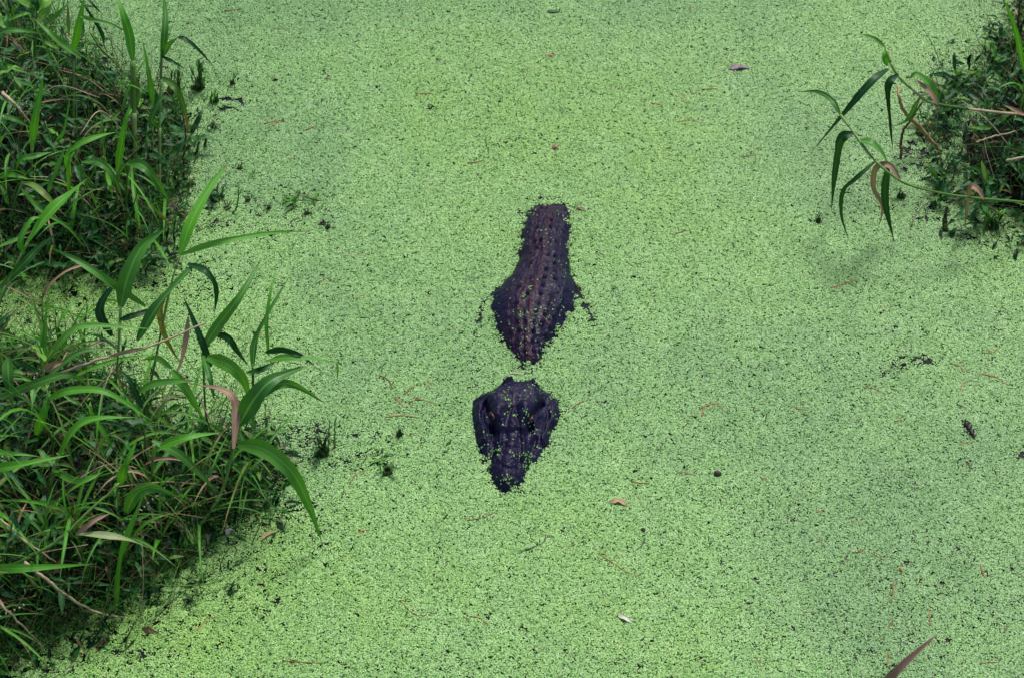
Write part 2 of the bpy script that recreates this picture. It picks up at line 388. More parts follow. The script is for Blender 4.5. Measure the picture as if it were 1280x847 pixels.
def build_gator():
    st = .0028
    ys = np.arange(GY0, GY1, st); S = np.linspace(-1.28, 1.28, 125)
    l = np.interp(ys, _ry, _rl); r = np.interp(ys, _ry, _rr)
    X = ((l + r) / 2)[:, None] + ((r - l) / 2)[:, None] * S[None, :]; Y = np.repeat(ys[:, None], len(S), 1)
    Z = gator_z(X, Y)
    # tail that sinks away and tapers behind, blunt snout in front (both under water)
    ex = []
    n1 = 60; t = np.linspace(0, 1, n1)[1:]; w0 = (r - l)[-1] / 2; x0 = ((l + r) / 2)[-1]
    ytail = ys[-1] + t * 1.15; wt = w0 * (1 - t * .9); xt = x0 + .18 * np.sin(t * 2.6)
    Xt = xt[:, None] + wt[:, None] * S[None]; Yt = np.repeat(ytail[:, None], len(S), 1)
    Zt = (Z[-1].max() - .10 * t)[:, None] - .02 * np.abs(S[None]) ** 2.5 * (1 - .7 * t)[:, None]
    X = np.vstack([X, Xt]); Y = np.vstack([Y, Yt]); Z = np.vstack([Z, Zt])
    nr, nc = X.shape
    wid = (X[:, -1] - X[:, 0]) / 2; edge = np.minimum(Z[:, 0], Z[:, -1])
    Zb = np.minimum(Z, edge[:, None]) - .004 - (wid * .75)[:, None] * np.sqrt(np.clip(1 - (np.abs(S) / 1.28) ** 2, 0, 1))[None]
    top = np.stack([X.ravel(), Y.ravel(), Z.ravel()], 1)
    sub = slice(None, None, 4)
    V = np.vstack([top, np.stack([X.ravel(), Y.ravel(), Zb.ravel()], 1)])
    i, j = np.meshgrid(np.arange(nc - 1), np.arange(nr - 1)); b = (j * nc + i).ravel(); N = nr * nc
    F = [np.stack([b, b + 1, b + nc + 1, b + nc], 1), np.stack([b + N, b + nc + N, b + nc + 1 + N, b + 1 + N], 1)]
    j = np.arange(nr - 1) * nc
    F.append(np.stack([j, j + nc, j + nc + N, j + N], 1)); k = j + nc - 1
    F.append(np.stack([k, k + N, k + nc + N, k + nc], 1))
    i = np.arange(nc - 1); F.append(np.stack([i, i + N, i + 1 + N, i + 1], 1)); q = i + (nr - 1) * nc
    F.append(np.stack([q, q + 1, q + 1 + N, q + N], 1))
    F = np.vstack(F)
    # brown tone along the spine and left flank, blue-black elsewhere
    vv = (X - X.mean(1)[:, None]).ravel(); yy = Y.ravel()
    hy = at(660, 458).y
    tone = np.clip(1.15 - np.abs(vv + .012) / .075, 0, 1) * (.25 + .75 * vnoise(X.ravel(), yy, 14))
    tone = np.maximum(tone, np.exp(-(vv / .014) ** 2) * .9)
    tone = tone * (1 - .75 * np.exp(-((np.abs(vv - .004) - .017) / .0055) ** 2)) * (1 - .5 * np.exp(-((np.abs(vv) - .048) / .007) ** 2))  # keel rows darkened in the tone for the shade on their near sides
    tone = np.where(yy < hy - .01, tone * .12, tone)
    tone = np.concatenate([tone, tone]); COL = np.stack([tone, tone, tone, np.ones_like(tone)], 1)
    root = thing('alligator', (at(650, 430).x, at(650, 430).y, 0), 'dark alligator floating half submerged in the duckweed, facing the viewer', 'alligator')
    V[:, 0] -= root.location.x; V[:, 1] -= root.location.y
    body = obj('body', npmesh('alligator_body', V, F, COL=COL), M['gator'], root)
    for sx, (px, py), rz in ((-1, (616.5, 523), .38), (1, (663.5, 523), -.38)):
        p = at(px, py, .044); z = float(gator_z(np.array([p.x]), np.array([p.y]))[0])
        bm = bmesh.new(); bmesh.ops.create_uvsphere(bm, u_segments=20, v_segments=12, radius=.0105)
        for v in bm.verts: v.co.x *= .34; v.co.y *= 1.35
        me = bpy.data.meshes.new('eye'); bm.to_mesh(me); bm.free()
        for q in me.polygons: q.use_smooth = True
        e = obj('eye', me, M['eye'], root); e.location = (p.x - root.location.x, p.y - root.location.y, z + .0015); e.rotation_euler = (0, sx * .4, rz)
        bm = bmesh.new(); bmesh.ops.create_uvsphere(bm, u_segments=10, v_segments=8, radius=.004)
        for v in bm.verts: v.co.x *= .3; v.co.y *= 1.6
        me = bpy.data.meshes.new('pupil'); bm.to_mesh(me); bm.free()
        u = obj('pupil', me, M['pupil'], e); u.location = (sx * .003, -.002, .0072)
        # upper and lower lid: curved folds of skin round the eye
        for side, hh in ((-sx, .0065), (sx, .0035)):
            pts = []
            for a in np.linspace(-1, 1, 9):
                lx = side * (.0075 * math.sqrt(max(0, 1 - a * a * .85))); ly = a * .015
                pts.append((lx * math.cos(rz) - ly * math.sin(rz), lx * math.sin(rz) + ly * math.cos(rz), z + hh * (1 - .5 * a * a)))
            me = tube_mesh('eyelid', [Vector((p.x + a, p.y + b, c)) - root.location for a, b, c in pts], .0032, .002, 6)
            obj('eyelid', me, M['gator'], root)
    return root

# ------------------------------------------------------------------ curve helpers
def crom(P, n):
    P = [Vector(p) for p in P]
    if len(P) == 2: return [P[0].lerp(P[1], i / n) for i in range(n + 1)]
    E = [P[0] * 2 - P[1]] + P + [P[-1] * 2 - P[-2]]; out = []
    segs = len(P) - 1
    for i in range(n + 1):
        u = i / n * segs; k = min(int(u), segs - 1); t = u - k
        a, b, c, d = E[k], E[k + 1], E[k + 2], E[k + 3]
        out.append(.5 * ((2 * b) + (c - a) * t + (2 * a - 5 * b + 4 * c - d) * t * t + (3 * b - a - 3 * c + d) * t ** 3))
    return out
def tube_mesh(name, pts, r0, r1, k=5):
    V, F = [], []; n = len(pts)
    for i, p in enumerate(pts):
        t = (pts[min(i + 1, n - 1)] - pts[max(i - 1, 0)]).normalized()
        a = t.cross(Vector((.13, .37, .92))); a = a.normalized() if a.length > 1e-4 else Vector((1, 0, 0)); b = t.cross(a)
        r = r0 + (r1 - r0) * i / (n - 1)
        for j in range(k):
            th = 2 * math.pi * j / k; V.append(p + (a * math.cos(th) + b * math.sin(th)) * r)
    for i in range(n - 1):
        for j in range(k):
            F.append((i * k + j, i * k + (j + 1) % k, (i + 1) * k + (j + 1) % k, (i + 1) * k + j))
    F.append(tuple(range(k - 1, -1, -1))); F.append(tuple((n - 1) * k + j for j in range(k)))
    me = mesh(name, V, F, uv=[(.2, .2)] * len(V))
    if len(me.color_attributes) == 0 and name == 'eyelid':
        a = me.color_attributes.new('tone', 'FLOAT_COLOR', 'POINT')
        a.data.foreach_set('color', [.1, .1, .1, 1] * len(V))
    return me
def leaf_arrays(pts, w, ref=None, twist=0.0, fold=.28, lance=False):
    """strip of 5 verts across with a folded midrib"""
    n = len(pts) - 1; V, UV = [], []; ph = rng.random() * 6.28; wb = rng.uniform(.05, .16)
    ref = ref or Vector((0, -.5, .87))
    for i, p in enumerate(pts):
        t = (pts[min(i + 1, n)] - pts[max(i - 1, 0)]).normalized(); s = i / n
        side = t.cross(ref)
        if side.length < .05: side = t.cross(Vector((1, 0, .2)))
        side.normalize()
        if twist: side = Matrix.Rotation(twist * (.4 + s), 3, t) @ side
        nor = side.cross(t).normalized()
        if nor.z < 0 and abs(twist) < .01: nor = -nor
        if lance: ww = w * max(.06, math.sin(math.pi * min(1, .06 + s * .94)) ** .75 * (1 - .25 * s))
        else: ww = w * min(1, .32 + (s / .22) ** .8 * .68 if s < .22 else 1) * max(.02, (1 - ((s - .2) / .8) ** 2.0) if s > .2 else 1)
        ww *= 1 + rng.uniform(-.05, .05)
        for k, u in enumerate((-1, -.5, 0, .5, 1)):
            V.append(p + side * (u * ww / 2) + nor * (u * ww * wb * math.sin(ph + s * 9)) + nor * (abs(u) ** 1.3 * ww * .5 * fold)); UV.append((.5 + u / 2, s))
    F = [(i * 5 + k, i * 5 + k + 1, (i + 1) * 5 + k + 1, (i + 1) * 5 + k) for i in range(n) for k in range(4)]
    return V, F, UV
def leaf_mesh(pts, w, **k):
    V, F, UV = leaf_arrays(pts, w, **k); return mesh('leaf', V, F, uv=UV)

build_gator()

# ------------------------------------------------------------------ duckweed: instanced clusters of real fronds
def frond_cluster(name, n, rad, seed):
    r = random.Random(seed); V, F, COL = [], [], []
    for i in range(n):
        a = r.random() * 6.283; d = rad * math.sqrt(r.random()); cx, cy = d * math.cos(a), d * math.sin(a)
        L = r.uniform(.0013, .0023); W = L * r.uniform(.68, .9); an = r.random() * 6.283
        tx, ty = r.gauss(0, .16), r.gauss(0, .16); z = r.uniform(.0006, .0028); b = len(V)
        c = min(1, max(0, r.gauss(.56, .34))); g = r.random(); col = (c, g, r.random(), 1)
        V.append((cx, cy, z + .0006)); COL.append(col)
        for k in range(6):
            th = k * math.pi / 3; x, y = L * math.cos(th), W * math.sin(th)
            X, Y = x * math.cos(an) - y * math.sin(an), x * math.sin(an) + y * math.cos(an)
            V.append((cx + X, cy + Y, z + tx * X + ty * Y)); COL.append(col)
        F += [(b, b + 1 + k, b + 1 + (k + 1) % 6) for k in range(6)]
    me = mesh(name, V, F, col=COL); me.materials.append(M['duck'])
    return bpy.data.objects.new(name, me)
def cluster_set(name, n, rad, cnt, seed):
    col = bpy.data.collections.new(name)
    for i in range(cnt): col.objects.link(frond_cluster(f'{name}_{i}', n + i % 3, rad, seed + i))
    return col
def scatter(name, P, rot, scl, idx, col, drift=None):
    me = bpy.data.meshes.new(name); me.vertices.add(len(P)); me.vertices.foreach_set('co', np.asarray(P, np.float32).ravel())
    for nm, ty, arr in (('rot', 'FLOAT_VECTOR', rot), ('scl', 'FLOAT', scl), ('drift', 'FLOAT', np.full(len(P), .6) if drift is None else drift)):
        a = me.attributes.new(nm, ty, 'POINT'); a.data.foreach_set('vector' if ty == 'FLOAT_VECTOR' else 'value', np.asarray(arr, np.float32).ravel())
    a = me.attributes.new('idx', 'INT', 'POINT'); a.data.foreach_set('value', np.asarray(idx, np.int32))
    me.materials.append(M['duck'])
    o = obj(name, me)
    ng = bpy.data.node_groups.new(name + '_nodes', 'GeometryNodeTree')
    ng.interface.new_socket('Geometry', in_out='INPUT', socket_type='NodeSocketGeometry'); ng.interface.new_socket('Geometry', in_out='OUTPUT', socket_type='NodeSocketGeometry')
    N, L = ng.nodes, ng.links
    gi, go = N.new('NodeGroupInput'), N.new('NodeGroupOutput')
    ip = N.new('GeometryNodeInstanceOnPoints'); ci = N.new('GeometryNodeCollectionInfo'); ci.inputs['Collection'].default_value = col
    ci.inputs['Separate Children'].default_value = True; ci.inputs['Reset Children'].default_value = True
    def na(nm, ty):
        a = N.new('GeometryNodeInputNamedAttribute'); a.data_type = ty; a.inputs['Name'].default_value = nm
        return a.outputs['Attribute']
    L.new(gi.outputs[0], ip.inputs['Points']); L.new(ci.outputs[0], ip.inputs['Instance']); ip.inputs['Pick Instance'].default_value = True
    L.new(na('idx', 'INT'), ip.inputs['Instance Index']); L.new(na('rot', 'FLOAT_VECTOR'), ip.inputs['Rotation']); L.new(na('scl', 'FLOAT'), ip.inputs['Scale'])
    L.new(ip.outputs[0], go.inputs[0])
    o.modifiers.new('scatter', 'NODES').node_group = ng
    return o
GAPS = [(370, 255, 60, 22, .22), (330, 290, 50, 14, .2), (260, 200, 30, 60, .2), (430, 560, 60, 24, .25), (300, 110, 40, 20, .15), (1080, 250, 40, 30, .12), (640, 830, 200, 20, .1), (1120, 760, 160, 70, .12), (60, 800, 110, 40, .34), (190, 770, 60, 25, .2), (648, 461, 8, 2.5, .6), (668, 460, 10, 2.5, .6), (662, 457, 6, 3, .4), (600, 560, 6, 10, .3), (685, 565, 6, 10, .3), (645, 614, 16, 4, .35), (40, 815, 80, 30, .3), (10, 840, 60, 20, .35), (90, 800, 160, 50, .22), (250, 745, 110, 40, .2), (350, 660, 70, 40, .25), (410, 640, 30, 20, .2), (120, 740, 60, 30, .3), (455, 572, 14, 6, .7), (476, 580, 12, 5, .8), (470, 568, 8, 3, .8), (455, 582, 10, 4, .6), (378, 548, 14, 8, .6), (384, 532, 10, 5, .6),  # photograph x, y, half width, half height, how open; the lower-left openings also darken the weed in place of shade
    (1140, 452, 34, 9, .55), (1160, 452, 12, 6, .7), (1120, 465, 22, 8, .35), (540, 136, 8, 4, .95), (526, 134, 5, 2, .7), (290, 124, 14, 3, .9), (283, 136, 16, 2.2, .85), (300, 131, 6, 4, .7),
    (345, 119, 6, 2, .8), (342, 100, 5, 3, .8), (318, 268, 9, 3, .85), (385, 267, 10, 2, .8), (403, 280, 7, 4, .95), (415, 286, 7, 2, .85), (390, 262, 8, 3, .5), (270, 160, 6, 2, .8),
    (235, 205, 9, 2.5, .8), (275, 279, 10, 6, .7), (262, 287, 14, 4, .5), (310, 245, 12, 6, .45), (440, 577, 40, 10, .42), (466, 574, 16, 6, .6), (480, 586, 9, 4, .7), (395, 540, 28, 12, .55),
    (385, 560, 20, 20, .45), (350, 600, 22, 26, .4), (345, 540, 30, 20, .4), (360, 640, 18, 10, .4), (300, 690, 40, 20, .2), (274, 712, 10, 6, .5), (277, 808, 12, 5, .55), (180, 818, 16, 6, .5),
    (490, 545, 9, 3, .6), (492, 590, 14, 5, .4), (700, 252, 16, 5, .3), (606, 390, 3, 10, .0), (1205, 580, 8, 5, .5), (1200, 575, 4, 3, .9), (1278, 570, 8, 6, .7), (1125, 370, 5, 2.5, .7),
    (1188, 372, 4, 2, .7), (1130, 600, 30, 14, .16), (960, 640, 60, 30, .12), (1180, 700, 40, 30, .12), (640, 180, 50, 8, .18), (650, 226, 6, 3, .6), (220, 350, 90, 16, .28), (60, 385, 80, 22, .35),
    (120, 90, 40, 30, .35), (170, 118, 30, 16, .45), (1160, 180, 30, 12, .5), (1145, 200, 24, 20, .5), (1160, 268, 18, 12, .5), (1225, 300, 30, 8, .45), (270, 325, 20, 12, .3), (245, 370, 20, 12, .35),
    (1020, 278, 9, 4, .5), (715, 262, 6, 3, .4), (730, 385, 6, 5, .6), (1190, 80, 30, 20, .3), (1213, 537, 8, 15, .35), (870, 820, 14, 8, .3), (930, 760, 10, 6, .25)]
CRACKS = [  # thin open cracks where the raft slid past the shoulders
    ([(601, 412), (599, 398), (603, 384), (612, 372), (624, 362)], .0032), ([(712, 346), (722, 362), (731, 380), (739, 396), (744, 408)], .0038), ([(268, 130), (285, 126), (305, 128)], .003), ([(275, 138), (292, 136)], .003)]
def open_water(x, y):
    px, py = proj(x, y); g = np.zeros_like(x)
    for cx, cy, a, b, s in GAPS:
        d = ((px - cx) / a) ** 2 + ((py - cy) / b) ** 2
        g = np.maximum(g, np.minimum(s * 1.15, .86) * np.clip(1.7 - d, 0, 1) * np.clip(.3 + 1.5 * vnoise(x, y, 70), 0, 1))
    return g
def seg_dist(x, y, pts):
    P = [at(*p) for p in pts]; out = np.full(x.shape, 9.0)
    for a, b in zip(P[:-1], P[1:]):
        ax, ay = b.x - a.x, b.y - a.y
        t = np.clip(((x - a.x) * ax + (y - a.y) * ay) / (ax * ax + ay * ay), 0, 1)
        out = np.minimum(out, np.hypot(x - a.x - t * ax, y - a.y - t * ay))
    return out
sp = .0092
gx, gy = np.meshgrid(np.arange(DX0, DX1, sp), np.arange(DY0, DY1, sp * .87))
gx = gx + (np.arange(gx.shape[0]) % 2)[:, None] * sp / 2
gx = gx.ravel(); gy = gy.ravel()
# keep what the camera (or one a step aside) can see
px, py = proj(gx, gy); keep = (px > -330) & (px < 1610) & (py > -110) & (py < 980)
gx, gy = gx[keep], gy[keep]
gx = gx + nrng.normal(0, sp * .38, len(gx)); gy = gy + nrng.normal(0, sp * .38, len(gy))
hole = .004 + .25 * np.clip(fbm(gx, gy, 2.2, 3) - .52, 0, 1) + .35 * np.clip(fbm(gx, gy, 30, 3) - .68, 0, 1)
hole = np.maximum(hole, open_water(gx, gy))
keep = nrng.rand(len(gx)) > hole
for pts, r in CRACKS: keep &= seg_dist(gx, gy, pts) > r + .003
inx = (gx > _rl[24] - .03) & (gx < _rr[24] + .03) & (gy > GY0) & (gy < GY1)
gz = np.full(len(gx), -1.0); gz[inx] = gator_z(gx[inx], gy[inx])
keep &= gz < .002 + nrng.rand(len(gx)) ** 2 * np.where(gy < HY, .006, .016) * np.clip(fbm(gx, gy, 60, 2) * 4 - 1.6, 0, 1.3)
rim = (gz > -.016) & (gz < .0) & inx
keep &= ~(rim & (nrng.rand(len(gx)) < .75 * vnoise(gx, gy, 90)))
gz0 = gz
keep &= bank_z(gx, gy) < .004
gx, gy = gx[keep], gy[keep]; n = len(gx); gzk = np.clip(gz0[keep], 0, 1)
REFLECTION_DRIFT = [(620, 60, 330, 90, .2), (760, 150, 260, 90, .2), (560, 150, 120, 60, .08), (640, 640, 260, 90, .16), (820, 330, 180, 90, .12), (1150, 330, 200, 60, .08), (160, 770, 200, 80, .42), (60, 370, 200, 40, .35), (320, 660, 80, 40, .2),  # tone patches painting in sky and tree reflections and the dim top edge
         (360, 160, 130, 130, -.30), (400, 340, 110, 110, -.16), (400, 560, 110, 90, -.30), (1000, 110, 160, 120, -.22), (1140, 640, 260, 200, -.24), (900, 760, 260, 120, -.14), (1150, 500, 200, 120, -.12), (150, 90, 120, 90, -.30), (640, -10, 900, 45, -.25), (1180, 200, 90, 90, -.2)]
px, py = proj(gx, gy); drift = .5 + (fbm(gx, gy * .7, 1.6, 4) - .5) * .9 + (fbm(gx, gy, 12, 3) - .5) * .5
for cx, cy, a, b, w_ in REFLECTION_DRIFT: drift = drift + w_ * np.exp(-((px - cx) / a) ** 2 - ((py - cy) / b) ** 2)
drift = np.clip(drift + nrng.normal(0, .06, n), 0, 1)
clus = cluster_set('frond_cluster', 22, .0092, 12, 100)
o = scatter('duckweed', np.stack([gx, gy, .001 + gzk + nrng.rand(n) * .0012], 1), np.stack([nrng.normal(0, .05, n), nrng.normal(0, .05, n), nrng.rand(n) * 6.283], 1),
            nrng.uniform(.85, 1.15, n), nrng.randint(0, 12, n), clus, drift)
tag(o, 'pale green duckweed covering the whole pond surface', 'duckweed', kind='stuff')
print('duckweed clusters', n)
# fronds stranded on the alligator
m = 60000
bx = nrng.uniform(_rl[24] - .02, _rr[24] + .03, m); by = nrng.uniform(GY0, GY1, m); z = gator_z(bx, by)
pat = fbm(bx, by, 26, 3); isb = by > at(660, 458).y
pr = np.clip(1.0 * np.exp(-(z / .0055)), 0, .8) + np.where(isb, .5, 1.0) * (np.clip(pat - .56, 0, 1) * 1.3 + .018)
for px_, py_, rad, s in ((656, 398, .03, .4), (640, 400, .025, .35), (660, 372, .018, .4), (651, 423, .015, .3), (704, 340, .012, .5), (690, 380, .012, .3), (634, 508, .02, .4), (650, 521, .014, .5), (622, 560, .03, .3),
                         (660, 563, .03, .3), (605, 545, .022, .35), (684, 540, .025, .35), (614, 494, .025, .25), (672, 490, .025, .25), (640, 592, .02, .3), (694, 510, .012, .3), (596, 508, .012, .3)):
    q = at(px_, py_, .04); pr = pr + s * np.exp(-(((bx - q.x) ** 2 + (by - q.y) ** 2) / rad ** 2)) * (.4 + vnoise(bx, by, 120))
ok = (z > .001) & (nrng.rand(m) < pr * .36 * np.clip(vnoise(bx, by, 75) * 3 - .9, 0, 1.3))
bx, by, z = bx[ok], by[ok], z[ok]; n = len(bx)
ee = .003; dx = np.clip((gator_z(bx + ee, by) - gator_z(bx - ee, by)) / (2 * ee), -1, 1); dy = np.clip((gator_z(bx, by + ee) - gator_z(bx, by - ee)) / (2 * ee), -1, 1)
small = cluster_set('stranded_frond', 1, .003, 8, 300)
o = scatter('stranded_duckweed', np.stack([bx, by, z + .0004], 1), np.stack([np.arctan(dy), -np.arctan(dx), np.zeros(n)], 1), nrng.uniform(.8, 1.05, n), nrng.randint(0, 8, n), small)
tag(o, 'bits of duckweed stranded on the head and back of the alligator', 'duckweed', kind='stuff')

# ------------------------------------------------------------------ grass plants from the photograph
def wpx(px_w, p): return px_w * depth(p) / FPX
def reed(label, stem, leaves, cat='reed grass', name='reed_grass', group=None, stem_mat='stem', stem_w=3.0):
    base = at(*stem[0]); base.z = 0 if stem[0][2] < .02 else stem[0][2]
    t = thing(name, base, label, cat, group)
    sp_ = crom([at(*s) for s in stem], 6 * len(stem))
    r = wpx(stem_w, base) / 2
    obj('stem', tube_mesh('stem', [p - base for p in sp_], r * 1.15, r * .6, 6), M[stem_mat], t)
    for L in leaves:
        pts, w, kind = L[0], L[1], (L[2] if len(L) > 2 else 'reed')
        P = [at(*q) for q in pts]
        cen = crom(P, max(10, 5 * len(P)))
        ref = Vector((rng.uniform(-.35, .35), -.45 + rng.uniform(-.3, .25), .85)).normalized()
        me = leaf_mesh([p - P[0] for p in cen], wpx(w, P[0]) * 1.0, ref=ref, twist=rng.uniform(-.45, .45), fold=rng.uniform(.15, .5))
        obj('leaf', me, M[kind], t, P[0] - base)
        k = min(range(len(sp_)), key=lambda q: (sp_[q] - P[0]).length)
        if k > 2 and (sp_[k] - P[0]).length < .02:
            obj('sheath', tube_mesh('sheath', [p - base for p in sp_[max(0, k - 4):k + 1]], r * 1.0, r * 1.22, 6), M['sheath'], t)
    return t
def straw(label, pts, w, mat='straw', cat='stalk', name='dry_stalk'):
    P = [at(*p) for p in pts]; base = P[0].copy()
    c = crom(P, 6 * len(P))
    c = [p + Vector((rng.gauss(0, .0012), rng.gauss(0, .0012), 0)) for p in c]
    r = wpx(w, base) / 2
    o = obj(name, tube_mesh(name, [p - base for p in c], r, r * .55, 6), M[mat], loc=base); tag(o, label, cat)
    return o
reed('tall reed grass with a long thin blade reaching far right over the duckweed', [(170, 560, 0), (190, 470, .2), (213, 359, .42), (225, 319, .48)],
     [([(225, 319, .48), (238, 280, .54), (262, 235, .58), (287, 202, .60)], 14, 'bright'), ([(225, 319, .48), (255, 308, .52), (292, 299, .54), (340, 291, .50), (382, 289, .45)], 8, 'reed'),
      ([(234, 330, .46), (257, 340, .48), (270, 362, .42), (268, 393, .34)], 10, 'dark'), ([(172, 425, .30), (198, 382, .40), (225, 350, .45), (252, 322, .47)], 17, 'reed'),
      ([(211, 362, .42), (199, 383, .38), (206, 421, .30), (229, 460, .20)], 10, 'yellow')])
reed('reed grass with one broad upright blade left of the tall plant', [(140, 560, 0), (146, 470, .2), (151, 383, .38)],
     [([(151, 383, .38), (160, 345, .46), (178, 308, .52), (209, 284, .54)], 20, 'reed'), ([(182, 383, .36), (131, 348, .46), (96, 325, .5), (62, 309, .52)], 10, 'reed'),
      ([(150, 400, .35), (175, 392, .36), (205, 382, .34)], 8, 'dark'), ([(140, 420, .3), (125, 385, .38), (150, 345, .44)], 12, 'dark')])
reed('reed grass at the left edge with a wide blade slanting up right', [(-12, 470, 0), (-6, 400, .22), (14, 345, .34), (34, 304, .42)],
     [([(34, 304, .42), (62, 266, .48), (88, 242, .5), (111, 222, .52)], 15, 'bright'), ([(0, 360, .3), (31, 328, .38), (50, 308, .4), (74, 290, .42)], 10, 'reed'), ([(-5, 310, .4), (20, 300, .43), (40, 296, .42)], 6, 'reed'),
      ([(30, 318, .4), (26, 300, .44), (40, 275, .48), (55, 272, .46)], 9, 'bright')])
reed('reed grass with a wide blade pointing up toward the alligator', [(262, 560, 0), (256, 500, .15), (254, 434, .30)],
     [([(254, 434, .3), (275, 403, .36), (300, 370, .42), (328, 322, .45)], 14, 'reed'), ([(268, 418, .3), (285, 422, .33), (298, 440, .29), (313, 460, .2)], 9, 'dark'),
      ([(264, 458, .25), (248, 415, .34), (229, 370, .40)], 9, 'dark'), ([(259, 446, .3), (285, 455, .34), (305, 475, .3), (313, 506, .2)], 18, 'reed'), ([(252, 440, .28), (262, 470, .3), (268, 500, .24)], 8, 'reed')])
reed('reed grass with two thin upright blades and one drooping over open duckweed', [(320, 570, 0), (317, 510, .12), (316, 455, .26)],
     [([(316, 458, .25), (320, 425, .3), (337, 390, .36), (363, 343, .4)], 10, 'reed'), ([(336, 445, .25), (333, 405, .32), (338, 365, .38), (346, 333, .4)], 5, 'bright'),
      ([(330, 452, .26), (354, 447, .3), (388, 448, .3), (421, 453, .26)], 9, 'reed'), ([(332, 440, .27), (352, 437, .31), (374, 443, .31), (394, 457, .27)], 8, 'dark'),
      ([(308, 466, .24), (326, 462, .28), (345, 451, .28)], 9, 'dark'), ([(421, 452, .265), (422, 464, .23), (421, 477, .2)], 3, 'reed')])
reed('large reed grass with the broadest blade of all, on a bent browning stem', [(223, 690, 0), (250, 655, .05), (275, 619, .1), (290, 570, .2), (299, 530, .3)],
     [([(299, 530, .3), (318, 498, .38), (340, 475, .42), (383, 457, .4)], 24, 'reed'), ([(322, 500, .36), (345, 481, .4), (372, 482, .38), (407, 504, .3)], 13, 'reed'),
      ([(297, 555, .26), (330, 561, .3), (364, 588, .26), (386, 630, .15), (403, 678, .03)], 21, 'reed'), ([(292, 560, .28), (295, 512, .34), (288, 493, .37), (270, 484, .37), (250, 481, .36)], 11, 'dry'),
      ([(308, 512, .33), (318, 532, .3), (330, 540, .24)], 8, 'reed')], stem_w=5)
reed('reed grass with a blade arching right across the middle of the lower thicket', [(40, 710, 0), (56, 640, .1), (68, 585, .25), (74, 568, .3)],
     [([(72, 575, .27), (90, 541, .36), (115, 524, .4), (172, 521, .4)], 15, 'bright'), ([(60, 632, .12), (80, 645, .18), (112, 665, .15)], 14, 'half'), ([(70, 590, .25), (100, 600, .3), (128, 590, .3)], 10, 'reed')], stem_w=4)
reed('pale flat blade of reed grass entering from the left edge', [(-60, 660, 0), (-40, 610, .2), (-20, 590, .28)],
     [([(-20, 588, .28), (10, 584, .33), (41, 578, .36), (88, 568, .36)], 13, 'bright'), ([(-25, 565, .3), (10, 566, .34), (50, 570, .34)], 7, 'bright')])
reed('reed grass with long blades arching right below the leaning straw', [(30, 600, 0), (50, 540, .2), (62, 495, .38)],
     [([(62, 497, .38), (90, 488, .44), (135, 491, .45), (192, 527, .36)], 12, 'bright'), ([(45, 543, .25), (55, 515, .33), (64, 492, .36)], 12, 'bright'), ([(-5, 499, .33), (48, 478, .4), (86, 468, .42), (113, 483, .38)], 11, 'reed'),
      ([(53, 455, .3), (86, 417, .42), (113, 407, .45), (190, 411, .42)], 11, 'reed'), ([(60, 470, .35), (100, 440, .4), (150, 436, .4)], 7, 'reed')])
reed('reed grass with a blade crossing below the dry pinkish leaf', [(205, 640, 0), (186, 570, .15), (172, 490, .33)],
     [([(172, 491, .33), (190, 480, .38), (215, 476, .38), (246, 476, .35)], 10, 'reed'), ([(215, 462, .38), (236, 490, .33), (257, 527, .22)], 13, 'reed'), ([(178, 510, .3), (165, 480, .36), (150, 462, .38)], 8, 'dark'),
      ([(215, 460, .38), (196, 447, .4), (175, 450, .38)], 8, 'reed')])
reed('reed grass with a thin vertical blade and a dark arching one at the thicket front', [(144, 772, 0), (147, 740, .05), (149, 715, .1)],
     [([(146, 764, .02), (148, 719, .12), (156, 674, .22), (170, 636, .3)], 9, 'bright'), ([(158, 640, .2), (170, 617, .27), (192, 609, .29), (229, 623, .25)], 17, 'reed'), ([(150, 700, .1), (162, 662, .2), (184, 606, .3)], 8, 'reed')])
reed('reed grass with a pair of crossing slender blades near the bent stem', [(196, 650, 0), (190, 600, .15), (192, 556, .3)],
     [([(195, 562, .3), (215, 552, .33), (240, 545, .34), (276, 540, .32)], 12, 'bright'), ([(190, 550, .32), (223, 567, .29), (250, 592, .22), (276, 618, .13)], 11, 'reed'), ([(150, 605, .2), (158, 580, .28), (172, 548, .33)], 12, 'bright')])
reed('upright reed grass with a narrow vertical blade beside the left edge', [(52, 580, 0), (53, 500, .18), (55, 450, .3)],
     [([(54, 462, .28), (56, 430, .33), (58, 393, .4), (64, 350, .46)], 7, 'bright'), ([(54, 470, .25), (53, 430, .33), (52, 395, .38)], 7, 'reed'), ([(10, 446, .4), (11, 475, .36), (16, 508, .28)], 15, 'reed')])
reed('pale yellow green blade of reed grass low at the left edge', [(-60, 780, 0), (-40, 740, .15), (-20, 715, .25)],
     [([(-20, 714, .25), (8, 710, .3), (41, 709, .3), (121, 704, .25)], 13, 'bright'), ([(-30, 730, .15), (20, 745, .12), (50, 760, .06)], 8, 'dark')])
reed('whitish bleached blade of grass lying over the front of the lower thicket', [(60, 700, 0), (80, 680, .1), (96, 668, .18)],
     [([(96, 667, .26), (130, 669, .28), (165, 676, .25), (214, 697, .12)], 10, 'pale_blade'), ([(95, 668, .26), (118, 650, .3), (138, 641, .3)], 7, 'dry')])
straw('long dry straw leaning up to the right across the lower thicket', [(40, 482, .2), (76, 466, .33), (137, 445, .4), (186, 433, .43), (256, 403, .47)], 4)
straw('pale green bare stalk slanting over the lower thicket', [(-5, 712, .14), (27, 700, .2), (69, 677, .26), (110, 640, .32), (150, 603, .36)], 5, 'stem', name='bare_stalk')
straw('brown straw slanting down at the left edge above the yellow stalk', [(-10, 640, .32), (34, 677, .26), (70, 702, .18)], 3.5, 'straw')
